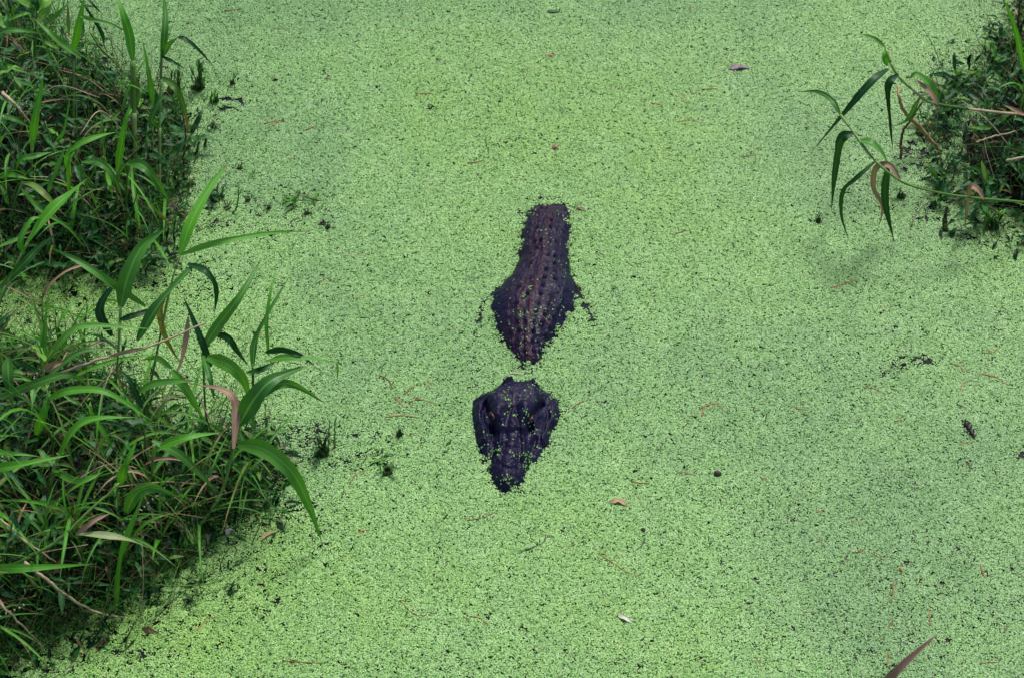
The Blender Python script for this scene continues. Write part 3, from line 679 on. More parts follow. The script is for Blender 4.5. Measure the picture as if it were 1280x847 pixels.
straw('yellow stalk bending down onto the duckweed at the lower left', [(31, 702, .24), (60, 725, .20), (82, 743, .15), (120, 764, .06), (156, 771, .008)], 4.5, 'straw')
straw('brown straw dipping into the water at the lower left corner', [(-10, 745, .22), (22, 775, .12), (56, 810, .01)], 3.5, 'straw')
straw('thin green shoot creeping over the water in front of the thicket', [(148, 726, .03), (180, 727, .02), (206, 731, .02), (254, 730, .03), (286, 720, .03)], 3, 'stem', name='green_shoot')
straw('short green shoot lying at the foot of the bent stem', [(196, 765, .015), (225, 735, .02), (250, 718, .02), (268, 712, .01)], 3, 'stem', name='green_shoot')
for lab, pts, w, kd in (('pink brown withered leaf hanging beside the yellow curled one', [(236, 396, .42), (233, 428, .36), (222, 465, .3), (188, 502, .2)], 9, 'dry'),
                        ('small pale withered leaf in the dark heart of the lower thicket', [(123, 549, .3), (122, 562, .26), (127, 575, .22)], 7, 'dry'),
                        ('broad pink dry leaf by the top of the lower thicket', [(56, 462, .38), (66, 455, .4), (80, 451, .38)], 11, 'dry'),
                        ('dry bleached leaf tip lying along the leaning straw', [(136, 446, .42), (160, 438, .44), (184, 433, .44)], 5, 'dry'),
                        ('crumpled brown leaf hanging near the front of the thicket', [(132, 682, .14), (136, 695, .1), (134, 710, .04)], 10, 'dry')):
    P = [at(*p) for p in pts]; tag(obj('withered_leaf', leaf_mesh([p - P[0] for p in crom(P, 12)], wpx(w, P[0]), twist=.8, fold=.5), M[kd], loc=P[0]), lab, 'dead leaf')
# ---- upper left clump
reed('reed grass with a tall blade on a thick sheath right of the upper thicket', [(169, 235, 0), (168, 150, .18), (166, 76, .35)],
     [([(166, 76, .35), (162, 45, .42), (154, 18, .48), (143, -14, .52)], 12, 'bright'), ([(168, 140, .2), (169, 110, .26), (166, 84, .33)], 13, 'half')], stem_w=6)
reed('reed grass with dark pointed blade rising past the top edge', [(200, 262, 0), (200, 160, .2), (202, 70, .38)],
     [([(202, 71, .38), (206, 38, .46), (206, 10, .5), (201, -16, .54)], 9, 'reed'), ([(203, 70, .38), (211, 56, .43), (222, 47, .46)], 8, 'reed'), ([(222, 47, .46), (232, 50, .46), (248, 63, .43), (270, 87, .36)], 6, 'dark'),
      ([(203, 71, .38), (218, 79, .38), (234, 88, .34)], 5, 'dark'), ([(203, 97, .33), (219, 110, .34), (230, 135, .27), (236, 168, .16)], 9, 'half'), ([(198, 160, .2), (190, 150, .24), (201, 125, .3), (214, 123, .3), (228, 140, .24)], 8, 'reed')])
reed('slim single blade of reed grass between the two tallest upper plants', [(193, 230, 0), (191, 180, .1), (190, 132, .2)], [([(191, 132, .2), (186, 95, .3), (178, 48, .4)], 7, 'bright'), ([(190, 150, .16), (196, 120, .22), (184, 108, .24)], 5, 'dark')])
reed('reed grass with a broad blade running off the top edge above the upper thicket', [(92, 200, 0), (92, 130, .16), (92, 66, .3)],
     [([(92, 66, .3), (96, 42, .37), (101, 18, .43), (107, -12, .49)], 10, 'bright'), ([(101, 73, .3), (80, 58, .36), (60, 40, .41), (41, 22, .42)], 10, 'reed'), ([(100, 20, .43), (112, 24, .42), (140, 31, .4), (160, 41, .36)], 5, 'reed'),
      ([(86, 60, .3), (86, 30, .4), (84, -6, .46)], 9, 'half'), ([(58, 30, .4), (75, 15, .44), (92, -3, .46)], 5, 'reed')])
reed('reed grass stalk kinked over the open water by the upper thicket', [(156, 92, .02), (142, 76, .12), (127, 62, .22), (112, 40, .3)],
     [([(127, 62, .22), (115, 66, .24), (104, 73, .2)], 5, 'dark'), ([(131, 62, .24), (128, 42, .32), (112, 16, .38), (96, -5, .42)], 6, 'dark'), ([(156, 92, .03), (146, 80, .12), (134, 68, .2)], 6, 'half'),
      ([(98, 8, .4), (118, 9, .4), (140, 10, .38)], 3, 'dark'), ([(106, -5, .44), (118, 8, .42), (129, 19, .38)], 3, 'dark')])
reed('reed grass with bluish blade curving right from the left edge near the top', [(-40, 130, 0), (-25, 80, .2), (-12, 50, .32)],
     [([(-12, 48, .32), (5, 40, .37), (25, 38, .38), (60, 43, .34)], 9, 'reed'), ([(-20, 72, .27), (0, 80, .3), (18, 86, .3), (42, 95, .26)], 8, 'bright')])
reed('reed grass with a bright blade bent sharply to the right in the upper thicket', [(86, 300, 0), (87, 250, .15), (87, 218, .26)],
     [([(87, 218, .26), (85, 195, .34), (98, 181, .42), (122, 171, .43), (147, 165, .4)], 10, 'bright'), ([(88, 262, .16), (86, 228, .3), (87, 200, .38), (104, 177, .42)], 8, 'bright'), ([(60, 240, .24), (70, 215, .34), (84, 178, .44)], 11, 'reed')])
reed('reed grass with one straight upright blade at the middle of the upper thicket', [(146, 290, 0), (146, 250, .13), (147, 214, .26)], [([(147, 214, .26), (152, 180, .35), (157, 155, .42), (163, 128, .47)], 10, 'bright'), ([(147, 220, .24), (160, 204, .3), (184, 197, .3)], 5, 'reed')])
reed('reed grass with a narrow dark vertical blade in the upper thicket', [(134, 270, 0), (133, 235, .12), (130, 196, .25)], [([(130, 198, .25), (128, 172, .35), (126, 134, .43)], 7, 'reed'), ([(133, 215, .2), (138, 232, .22), (142, 250, .15)], 6, 'bright')])
reed('reed grass with a tapering upright blade near the left edge of the upper thicket', [(38, 270, 0), (39, 230, .13), (40, 185, .26)], [([(40, 186, .26), (44, 150, .36), (50, 120, .43), (54, 96, .48)], 10, 'bright'), ([(20, 215, .25), (28, 200, .34), (44, 196, .38), (66, 190, .36)], 12, 'reed'), ([(0, 222, .22), (14, 219, .27), (36, 224, .27)], 9, 'bright')])
reed('reed grass with a wide shining blade drooping right at the edge of the upper thicket', [(160, 300, 0), (158, 250, .15), (160, 206, .3)], [([(160, 204, .32), (178, 207, .37), (194, 224, .34), (214, 256, .24)], 13, 'reed'), ([(182, 252, .22), (198, 266, .19), (214, 282, .12)], 6, 'half')])
reed('reed grass with a pale blade drooping right in the middle of the upper thicket', [(106, 300, 0), (103, 250, .15), (102, 206, .3)], [([(102, 203, .32), (122, 203, .37), (140, 218, .34), (152, 246, .24)], 10, 'reed'), ([(104, 240, .2), (118, 215, .3), (122, 195, .36)], 8, 'reed')])
reed('reed grass with a yellowing spotted blade lying toward the lower right', [(10, 300, 0), (16, 260, .15), (28, 228, .3)], [([(28, 228, .3), (44, 234, .33), (62, 250, .31), (86, 275, .22)], 10, 'half'), ([(26, 235, .28), (50, 262, .27), (84, 284, .2), (108, 312, .1)], 6, 'reed')])
reed('reed grass with a short blue green blade at the left edge', [(-25, 210, 0), (-20, 175, .15), (-12, 146, .28)], [([(-12, 144, .28), (5, 146, .32), (22, 151, .32), (44, 163, .26)], 8, 'reed'), ([(70, 176, .3), (80, 165, .34), (88, 120, .44)], 6, 'bright')])
straw('pinkish dry straw lying over the left part of the upper thicket', [(2, 116, .34), (14, 126, .34), (28, 142, .3), (49, 172, .2)], 5, 'straw')
straw('thin brown straw among the leaves of the upper thicket', [(52, 262, .2), (68, 270, .17), (84, 290, .1)], 2.5, 'straw')
straw('thin brown stem standing in the water beside the upper thicket', [(230, 225, 0), (230, 190, .1), (232, 165, .17), (225, 130, .26)], 3, 'bstem')
# broad leaved seedling at the top left
t = thing('broadleaf_seedling', at(45, 140), 'broad leaved plant with fresh yellow green oval leaves at the top left', 'plant')
b = t.location.copy()
obj('stem', tube_mesh('stem', [p - b for p in crom([at(45, 140, 0), at(44, 60, .25), at(46, 10, .4)], 12)], .004, .002), M['stem'], t)
for pts, w, kd in (([(46, 10, .4), (32, 2, .42), (14, -6, .42)], 11, 'weedl'), ([(44, 16, .38), (32, 10, .4), (20, 12, .39)], 10, 'weed'), ([(46, 10, .4), (56, 2, .43), (72, -8, .42)], 11, 'weedl'), ([(48, 18, .38), (58, 12, .4), (64, 2, .4)], 9, 'weedl'),
                   ([(46, 14, .39), (44, 2, .43), (40, -14, .44)], 9, 'weed'), ([(50, 26, .36), (58, 16, .38), (62, 8, .38)], 8, 'weedl')):
    P = [at(*p) for p in pts]; obj('leaf', leaf_mesh([p - P[0] for p in crom(P, 10)], wpx(w, P[0]) * 1.2, lance=True, fold=.2), M[kd], t, P[0] - b)
# ---- right clump
reed('long green reed stalk reaching left with blades hanging straight down', [(1345, 262, .02), (1280, 253, .14), (1214, 247, .2), (1169, 240, .24), (1127, 227, .28), (1093, 200, .33), (1067, 166, .36), (1048, 140, .37)],
     [([(1050, 143, .37), (1040, 126, .39), (1022, 115, .38), (998, 115, .33)], 7, 'reed'), ([(1066, 166, .36), (1050, 176, .34), (1043, 215, .2), (1039, 265, .03)], 13, 'dark'),
      ([(1094, 202, .33), (1072, 222, .3), (1054, 240, .22), (1052, 270, .12), (1062, 303, .02)], 7, 'dark'), ([(1072, 176, .35), (1090, 180, .36), (1104, 195, .33), (1112, 212, .28)], 15, 'reed'),
      ([(1110, 205, .3), (1106, 235, .2), (1108, 262, .12), (1118, 303, .01)], 11, 'dark'), ([(1126, 226, .28), (1112, 207, .31), (1096, 210, .29), (1092, 235, .2), (1103, 260, .12), (1097, 288, .03)], 8, 'dry'),
      ([(1230, 249, .2), (1220, 236, .23), (1212, 236, .22), (1208, 260, .12), (1206, 287, .03)], 9, 'dry')], stem_w=3)
reed('long tan reed stalk reaching left above the green one', [(1345, 152, .05), (1280, 144, .18), (1241, 140, .22), (1169, 130, .28), (1146, 117, .31), (1120, 91, .36), (1107, 62, .41)],
     [([(1109, 82, .38), (1106, 70, .41), (1107, 59, .42)], 7, 'bright'), ([(1107, 60, .42), (1092, 48, .44), (1073, 42, .43)], 5, 'reed'), ([(1110, 86, .38), (1090, 102, .38), (1060, 136, .3), (1013, 192, .1)], 11, 'dark'),
      ([(1122, 93, .36), (1110, 108, .34), (1112, 150, .2), (1116, 187, .08)], 10, 'dark'), ([(1173, 131, .28), (1160, 113, .33), (1142, 98, .36)], 9, 'dry'), ([(1170, 125, .29), (1160, 105, .34), (1145, 94, .36), (1136, 100, .34)], 12, 'reed'),
      ([(1170, 150, .22), (1158, 143, .26), (1145, 145, .25)], 8, 'reed'), ([(1281, 144, .18), (1268, 138, .22), (1254, 131, .24)], 7, 'dry'), ([(1150, 122, .3), (1134, 150, .2), (1112, 160, .14)], 7, 'reed')], stem_mat='straw', stem_w=3.6)
reed('bright green blade rising off the top edge at the right corner', [(1300, 170, 0), (1290, 120, .13), (1278, 84, .22)], [([(1279, 86, .22), (1273, 52, .33), (1264, 22, .42), (1252, -8, .5)], 7, 'bright')])
straw('orange and yellow rotting stalk curled over in the right clump', [(1176, 190, .01), (1150, 160, .1), (1131, 140, .2), (1124, 122, .26), (1122, 108, .27)], 6, 'tan', name='rotting_stalk')
straw('thin dark red stalk kinked beside the tan reed stalk', [(1126, 200, .0), (1128, 168, .08), (1140, 148, .16), (1153, 127, .24)], 4, 'bstem')
straw('dry twig lying across the middle of the right clump', [(1220, 178, .16), (1242, 171, .18), (1270, 164, .2)], 3, 'straw')
straw('dry twig at the right edge below the middle of the right clump', [(1258, 201, .14), (1272, 198, .15), (1295, 194, .15)], 4, 'straw')
straw('pale thin straw sloping down to open duckweed from the right clump', [(1138, 283, .005), (1150, 262, .05), (1176, 242, .13)], 2, 'straw')
straw('dark stick standing out at the top right corner', [(1268, 60, .08), (1272, 30, .18), (1276, -6, .28)], 5, 'bstem')
# ---- near blade under the camera
t = thing('near_reed', (at(1060, 980, .9)), 'out of focus purple brown reed blade poking in at the bottom edge', 'reed')
P = [at(1098, 862, 1.42), at(1120, 838, 1.47), at(1148, 812, 1.5), at(1177, 788, 1.52)]
b = t.location.copy()
obj('leaf', leaf_mesh([p - b for p in crom([at(1060, 905, 1.3)] + P, 24)], .015, ref=Vector((0, -.7, .7)), fold=.2), M['blade'], t)
obj('stem', tube_mesh('stem', [p - b for p in crom([at(1000, 1300, .0), at(1030, 1010, .8), at(1060, 905, 1.3)], 12)], .006, .004), M['stem'], t)

# ------------------------------------------------------------------ filler reeds and smartweed plants
def rand_in(P, n, seed, margin=0.0, box=None):
    r = np.random.RandomState(seed); out = []
    x0, y0 = P.min(0); x1, y1 = P.max(0)
    while len(out) < n:
        x, y = r.uniform(x0, x1, 400), r.uniform(y0, y1, 400)
        px, py = proj(x, y)
        ok = (pdist(P, x, y) > margin) & (px > -110) & (px < 1390) & (py < 930)
        out += list(zip(x[ok], y[ok]))
    return out[:n]
POOL = []
for i in range(26):
    L = rng.uniform(.14, .34); up = rng.uniform(.3, 1.3); droop = rng.uniform(.4, 1.6)
    pts = []
    for k in range(11):
        s = k / 10; a = up - droop * s * 1.3
        pts.append((pts[-1] + Vector((math.cos(a) * L / 10, math.sin(.6 * s) * rng.uniform(-.002, .002), math.sin(a) * L / 10))) if pts else Vector((0, 0, 0)))
    POOL.append(leaf_mesh(pts, rng.choice([.005, .007, .009, .012, .016]), ref=Vector((0, .1, 1)), twist=rng.uniform(-.6, .6), fold=rng.uniform(.2, .6)))
WPOOL = []
for i in range(10):
    L = rng.uniform(.045, .085)
    pts = [Vector((L * k / 6, 0, .25 * L * math.sin(k / 6 * 2.2) * rng.uniform(.3, 1.2))) for k in range(7)]
    WPOOL.append(leaf_mesh(pts, L * rng.uniform(.18, .27), ref=Vector((0, .05, 1)), lance=True, fold=.25))
def matcopy(me, key, cache={}):
    if (me.name, key) not in cache:
        c = me.copy(); c.materials.clear(); c.materials.append(M[key]); cache[(me.name, key)] = c
    return cache[(me.name, key)]
def filler_reed(x, y, h, label, group, seed):
    r = random.Random(seed); b = Vector((x, y, max(0, float(bank_z(np.array([x]), np.array([y]))[0]) - .01)))
    t = thing('marsh_grass', b, label, 'grass', group)
    lean = Vector((r.gauss(.05, .12), r.gauss(-.03, .12), 1)).normalized()
    bend = Vector((r.gauss(0, .2), r.gauss(0, .2), 0)) * h
    sp_ = [lean * (h * k / 8) + bend * (k / 8) ** 2 * .5 for k in range(9)]
    obj('stem', tube_mesh('stem', sp_, .0028, .0014, 5), M['stem' if r.random() < .75 else 'bstem'], t)
    n = r.randint(4, 7); az = r.random() * 6.28
    for i in range(n):
        k = 2 + 6 * i / n; p = sp_[int(k)].lerp(sp_[int(k) + 1], k - int(k)) if k < 8 else sp_[8]
        az += 2.4 + r.gauss(0, .5); mk = r.choices(['reed', 'bright', 'dark', 'half', 'dry'], [.46, .28, .08, .10, .08])[0]
        o = obj('leaf', matcopy(r.choice(POOL), mk), None, t, p); o.rotation_euler = (r.gauss(0, .15), r.uniform(-.7, .1), az); s = r.uniform(.6, 1.05); o.scale = (s, s * r.uniform(.7, 1), s)
def smartweed(x, y, h, label, group, seed, nl=10, flower=False):
    r = random.Random(seed); b = Vector((x, y, max(0, float(bank_z(np.array([x]), np.array([y]))[0]) - .01)))
    t = thing('smartweed', b, label, 'water weed', group)
    az0 = r.random() * 6.28; ln = r.uniform(.2, .9)
    sp_ = [Vector((math.cos(az0) * ln * (k / 8) ** 1.3 * h, math.sin(az0) * ln * (k / 8) ** 1.3 * h, h * (k / 8) ** .85)) for k in range(9)]
    obj('stem', tube_mesh('stem', sp_, .0022, .0011, 5), M['stem' if r.random() < .6 else 'bstem'], t)
    for i in range(nl):
        k = 1.5 + 6.4 * i / nl; p = sp_[int(k)].lerp(sp_[min(8, int(k) + 1)], k - int(k))
        mk = r.choices(['weed', 'dark', 'weedl', 'reed'], [.56, .24, .07, .13])[0]
        o = obj('leaf', matcopy(r.choice(WPOOL), mk), None, t, p); o.rotation_euler = (r.gauss(0, .35), r.uniform(-.7, .45), r.random() * 6.28); s = r.uniform(.65, 1.15); o.scale = (s, s, s)
    if flower:
        tip = sp_[8]; fl = [tip + Vector((.012 * k * math.cos(az0), .012 * k * math.sin(az0), .006 * k)) for k in range(8)]
        bm = bmesh.new()
        for p in fl:
            for q in range(2):
                m4 = Matrix.Translation(p + Vector((r.gauss(0, .0015), r.gauss(0, .0015), r.gauss(0, .0015))))
                bmesh.ops.create_icosphere(bm, subdivisions=1, radius=r.uniform(.0014, .0026), matrix=m4)
        me = bpy.data.meshes.new('flower_spike'); bm.to_mesh(me); bm.free(); obj('flower_spike', me, M['pale'], t)
S = 1000
def front(P, x, y): return float(np.clip(.3 + pdist(P, np.array([x]), np.array([y]))[0] / .30, .32, 1))
ORD = ['first', 'second', 'third', 'fourth', 'fifth', 'sixth', 'seventh', 'eighth', 'ninth', 'tenth', 'eleventh', 'twelfth', 'thirteenth']
def ranks(pts, per=8):
    """back-to-front rows, left to right inside a row -> words"""
    pj = [proj(np.array(x), np.array(y)) for x, y in pts]; order = sorted(range(len(pts)), key=lambda i: pj[i][1]); out = {}
    for r0 in range(0, len(order), per):
        row = sorted(order[r0:r0 + per], key=lambda i: pj[i][0])
        for k, i in enumerate(row): out[i] = f'{ORD[k]} from left in {ORD[r0 // per]} row from back'
    return out
for P, nf, nw, nm, hh, sd in ((UP, 44, 84, 'upper left thicket', .32, 1), (LO, 84, 56, 'lower left thicket', .34, 2), (RI, 8, 50, 'right hand thicket', .22, 3)):
    pts = rand_in(P, nf, sd, .02); rk = ranks(pts)
    for i, (x, y) in enumerate(pts):
        S += 1; filler_reed(x, y, rng.uniform(.5, 1.15) * hh * front(P, x, y), f'arching marsh grass, {rk[i]} of the {nm}', f'marsh grasses of the {nm}', S)
    pts = rand_in(P, nw, sd + 10, -.05); rk = ranks(pts)
    for i, (x, y) in enumerate(pts):
        S += 1; fl = rng.random() < .15
        smartweed(x, y, rng.uniform(.5, 1.1) * hh * .85 * front(P, x, y), f'{"white flowering" if fl else "leafy"} smartweed, {rk[i]} of the {nm}', f'smartweeds of the {nm}', S, rng.randint(8, 12), fl)

GAPREG = wpoly([(-110, 400), (20, 415), (110, 440), (170, 480), (100, 500), (-110, 490)])
pts = rand_in(GAPREG, 16, 71); rk = ranks(pts)
for i, (x, y) in enumerate(pts):
    S += 1; filler_reed(x, y, rng.uniform(.18, .34), f'arching marsh grass, {rk[i]} of the rear fringe', 'marsh grasses on the rear fringe of the lower left thicket', S)
for P, nst, nm, sd in ((UP, 12, 'upper left thicket', 61), (LO, 20, 'lower left thicket', 62), (RI, 5, 'right hand thicket', 63)):
    pts = rand_in(P, nst, sd, .04); rk = ranks(pts)
    for i, (x, y) in enumerate(pts):
        b = Vector((x, y, .06)); a = rng.random() * 6.28; L = rng.uniform(.15, .34); up = rng.uniform(.06, .26)
        c = crom([b, b + Vector((math.cos(a) * L * .5, math.sin(a) * L * .5, up)), b + Vector((math.cos(a) * L, math.sin(a) * L, up * rng.uniform(.9, 1.5)))], 14)
        tag(obj('dry_stalk', tube_mesh('dry_stalk', [p - b for p in c], rng.uniform(.0018, .0032), .001, 5), M['straw' if rng.random() < .75 else 'tan'], loc=b), f'leaning dry stalk, {rk[i]} of the {nm}', 'stalk', f'dry stalks of the {nm}')
# ------------------------------------------------------------------ undergrowth mass (nobody could count it)
def undergrowth(name, P, nleaf, nstem, hmax, seed, label, edge=.18):
    r = np.random.RandomState(seed); x0, y0 = P.min(0); x1, y1 = P.max(0)
    X = r.uniform(x0, x1, nleaf * 8); Y = r.uniform(y0, y1, nleaf * 8); d = pdist(P, X, Y); px, py = proj(X, Y)
    ok = (d > -.13) & (px > -260) & (px < 1540) & (py < 980) & (r.rand(len(X)) < np.clip((d + .08) / edge, .07, 1)); X, Y, d = X[ok][:nleaf], Y[ok][:nleaf], d[ok][:nleaf]; n = len(X)
    H = hmax * np.clip((d + .10) / edge, .15, 1) * (.55 + .9 * (fbm(X, Y, 5, 3) - .25))
    Z = H * r.rand(n) ** .9
    L = .016 + .052 * r.rand(n) ** 1.6; W = L * r.uniform(.16, .28, n); az = r.rand(n) * 6.283; el = r.normal(.1, .55, n)
    T = np.stack([np.cos(az) * np.cos(el), np.sin(az) * np.cos(el), np.sin(el)], 1)
    Sd = np.stack([-np.sin(az), np.cos(az), r.normal(0, .45, n)], 1); Sd /= np.linalg.norm(Sd, axis=1)[:, None]
    B = np.stack([X, Y, Z], 1); Nn = np.cross(T, Sd)
    dr = -np.stack([np.zeros(n), np.zeros(n), L * .22], 1)
    p0 = B; p1 = B + T * (L * .4)[:, None] + Sd * (W * .5)[:, None] + Nn * (W * .15)[:, None]; p2 = B + T * (L * .45)[:, None]; p3 = B + T * (L * .4)[:, None] - Sd * (W * .5)[:, None] + Nn * (W * .15)[:, None]; p4 = B + T * L[:, None] + dr
    V = np.stack([p0, p1, p2, p3, p4], 1).reshape(-1, 3); k = np.arange(n) * 5
    F = np.concatenate([np.stack([k, k + 2, k + 1], 1), np.stack([k, k + 3, k + 2], 1), np.stack([k + 1, k + 2, k + 4], 1), np.stack([k + 2, k + 3, k + 4], 1)])
    g = r.rand(n)[:, None]; a = np.array([[.002, .018, .005]]); b = np.array([[.022, .14, .018]]); c = a + (b - a) * g ** 2.2
    br = r.rand(n) < .05; c[br] = np.array([.10, .06, .03]) * r.uniform(.5, 1.5, (br.sum(), 1)); ye = r.rand(n) < .04; c[ye] = [.14, .30, .05]
    COL = np.repeat(np.hstack([c, np.ones((n, 1))]), 5, 0)
    # thin stems as three sided slivers
    X = r.uniform(x0, x1, nstem * 6); Y = r.uniform(y0, y1, nstem * 6); px, py = proj(X, Y); ok = (pdist(P, X, Y) > -.03 - .09 * (r.rand(len(X)) < .3)) & (px > -260) & (px < 1540) & (py < 980); X, Y = X[ok][:nstem], Y[ok][:nstem]; m = len(X)
    hh = hmax * r.uniform(.4, 1.7, m); lean = r.normal(0, .38, (m, 2)); cur = r.normal(0, .35, (m, 2)); K = 5; rad = .0006 + .0018 * r.rand(m) ** 3; ang = r.rand(m) * 6.28
    SV = []
    for j in range(K):
        s = j / (K - 1); c0 = np.stack([X + lean[:, 0] * hh * s + cur[:, 0] * hh * s * s, Y + lean[:, 1] * hh * s + cur[:, 1] * hh * s * s, hh * s * (1 - .2 * s * np.abs(cur[:, 0]))], 1)
        for q in range(3):
            th = ang + q * 2.094; SV.append(c0 + np.stack([np.cos(th), np.sin(th), 0 * th], 1) * (rad * (1 - .7 * s))[:, None])
    SV = np.stack(SV, 1).reshape(-1, 3); kb = np.arange(m) * K * 3; SF = []
    for j in range(K - 1):
        for q in range(3):
            a_, b_ = j * 3 + q, j * 3 + (q + 1) % 3
            SF.append(np.stack([kb + a_, kb + b_, kb + b_ + 3], 1)); SF.append(np.stack([kb + a_, kb + b_ + 3, kb + a_ + 3], 1))
    SF = np.concatenate(SF) + len(V)
    sc = np.array([[.07, .17, .03]]) * r.uniform(.5, 1.6, (m, 1)); bb = r.rand(m) < .3; sc[bb] = np.array([.30, .20, .11]) * r.uniform(.3, 1.5, (bb.sum(), 1))
    SC = np.repeat(np.hstack([sc, np.ones((m, 1))]), K * 3, 0)
    o = obj(name, npmesh(name, np.vstack([V, SV]), np.vstack([F, SF]), COL=np.vstack([COL, SC]), smooth=False), M['under'])
    return tag(o, label, 'undergrowth', kind='stuff')
undergrowth('undergrowth', UP, 22000, 3000, .17, 21, 'dark tangled small leaves filling the upper left thicket')
undergrowth('undergrowth', LO, 18000, 3000, .17, 22, 'dark tangled small leaves filling the lower left thicket')
undergrowth('undergrowth', RI, 8000, 1100, .18, 23, 'dark tangled small leaves filling the right hand thicket', .3)

# ------------------------------------------------------------------ floating needles, twigs, cone, seeds
def needle(pts, w, mat, label, cat='pine needle', name='pine_needle', group=None, z=.0045):
    P = [at(p[0], p[1], z) for p in pts]; b = P[0].copy(); c = crom(P, 4 * len(P)); r = wpx(w, b) / 2
    o = obj(name, tube_mesh(name, [p - b for p in c], r, r * .6, 5), M[mat], loc=b); return tag(o, label, cat, group, 'thing')
NG = 'pine needles scattered on the duckweed'
N_ = lambda *a: a
NEED = [
 ([(1230, 441), (1243, 439), (1251, 433)], 'curved orange needle at the upper right of the dark seed cone'), ([(1188, 453), (1199, 457), (1206, 466)], 'bent brown needle right of the dark open patch'),
 ([(1227, 467), (1245, 471), (1261, 481)], 'longest orange needle near the right edge'), ([(1210, 476), (1203, 479), (1201, 487)], 'hook shaped small needle above the seed cone'),
 ([(1118, 526), (1127, 524)], 'tiny orange needle left of the seed cone'), ([(1199, 555), (1212, 552)], 'short orange needle touching the lower end of the seed cone'),
 ([(1080, 484), (1092, 485), (1106, 491)], 'thin orange needle below the dark open patch'), ([(1065, 690), (1075, 689), (1082, 685)], 'orange needle below right of centre, left of a slanting one'),
 ([(1089, 690), (1103, 699)], 'slanting orange needle above the small brown seed'), ([(1116, 729), (1116, 741), (1114, 753)], 'upright orange needle below the small brown seed'),
 ([(1161, 759), (1162, 772), (1165, 784)], 'upright reddish needle above the near reed blade'), ([(1226, 704), (1227, 712), (1232, 722)], 'curved needle low at the right side'),
 ([(1116, 774), (1110, 785)], 'short brown needle left of the near reed blade tip'), ([(1224, 829), (1236, 827), (1249, 827)], 'dark needle in the bottom right corner'), ([(1110, 815), (1109, 833)], 'dark upright needle beside the near reed blade'),
 ([(748, 691), (762, 700), (783, 714), (798, 720)], 'long brown needle below the black seed ball'), ([(789, 602), (800, 603), (812, 603)], 'brown needle above the black seed ball'),
 ([(475, 469), (485, 474), (491, 485)], 'kinked needle topmost of those left of the alligator head'), ([(505, 492), (512, 486), (519, 482)], 'orange needle slanting up right, left of the alligator head'),
 ([(494, 497), (500, 503), (506, 509)], 'brown needle slanting down right, left of the alligator head'), ([(536, 474), (536, 480), (533, 485)], 'short upright needle nearest the alligator head on its left'),
 ([(512, 502), (521, 499), (532, 500), (543, 504)], 'arched dark brown needle left of the alligator head'), ([(482, 521), (501, 519), (522, 521)], 'long flat orange needle left of the alligator eyes'),
 ([(520, 117), (540, 117)], 'orange needle above the small black hole in the duckweed'), ([(813, 129), (821, 130), (829, 133)], 'short red brown needle in the upper middle'), ([(852, 117), (861, 127)], 'dark slanting needle below the pink leaf'),
 ([(861, 110), (865, 116), (872, 118)], 'hooked orange needle below the pink leaf'), ([(877, 112), (895, 111)], 'flat orange needle below the pink leaf'), ([(847, 153), (862, 150), (877, 154)], 'arched orange needle in the upper middle right'),
 ([(584, 204), (596, 203), (605, 200)], 'pale orange needle behind the alligator tail'), ([(924, 196), (953, 193)], 'greenish thin needle right of the alligator tail'), ([(848, 590), (858, 590), (869, 594)], 'tangled brown needle left of the brown acorn'),
 ([(877, 520), (881, 508), (895, 504), (904, 511)], 'looped brown needle right of the alligator head'), ([(845, 292), (860, 288)], 'short orange needle right of the alligator back'), ([(590, 770), (600, 772), (610, 780)], 'pale needle near the bottom centre'),
 ([(500, 750), (520, 768), (545, 765)], 'thin bent needle at the bottom left of centre'), ([(353, 825), (380, 827), (402, 828)], 'whitish needle near the bottom edge at the left'), ([(1038, 360), (1052, 356), (1068, 350)], 'brown needle in the middle right'),
 ([(994, 510), (1010, 512)], 'tiny orange needle in the middle right'), ([(715, 510), (723, 504), (730, 501)], 'orange needle right beside the alligator eye'), ([(437, 603), (446, 592), (460, 586)], 'orange needle under the dark gap by the lower thicket'),
 ([(584, 650), (605, 646), (618, 640)], 'faint orange needle below the alligator snout'), ([(448, 664), (462, 661)], 'pale needle left below the alligator snout'), ([(245, 788), (255, 778), (262, 770)], 'red brown needle in the shaded lower left duckweed'),
 ([(1020, 640), (1030, 636)], 'small needle at the lower right middle'), ([(945, 820), (953, 835)], 'upright brown needle near the bottom edge'), ([(1255, 790), (1262, 780)], 'short needle near the lower right edge'),
 ([(330, 155), (345, 151)], 'short orange needle right of the upper thicket'), ([(340, 158), (348, 151), (356, 153)], 'pale curled needle right of the upper thicket'), ([(382, 163), (396, 157)], 'brown needle in open duckweed right of the upper thicket'),
 ([(395, 355), (408, 348), (412, 352)], 'red brown needle right of the thin upright blades'), ([(950, 595), (962, 603)], 'needle right of the brown acorn'), ([(280, 14), (300, 12)], 'orange needle near the top edge at the left')]
for i, (pts, lab) in enumerate(NEED):
    needle(pts, 1.5 + (i * 7 % 5) * .18, 'needle', lab)
r = random.Random(5)
def region(x, y):
    v = 'top' if y < 170 else 'upper' if y < 340 else 'middle' if y < 510 else 'lower' if y < 680 else 'bottom'
    if 560 < x < 760: return f'{v} duckweed straight {"behind" if y < 300 else "in front of"} the alligator'
    side = 'left' if x < 640 else 'right'; near = 'near' if abs(x - 640) < 290 else 'far out'
    return f'{v} duckweed {near} to the {side} of the alligator'
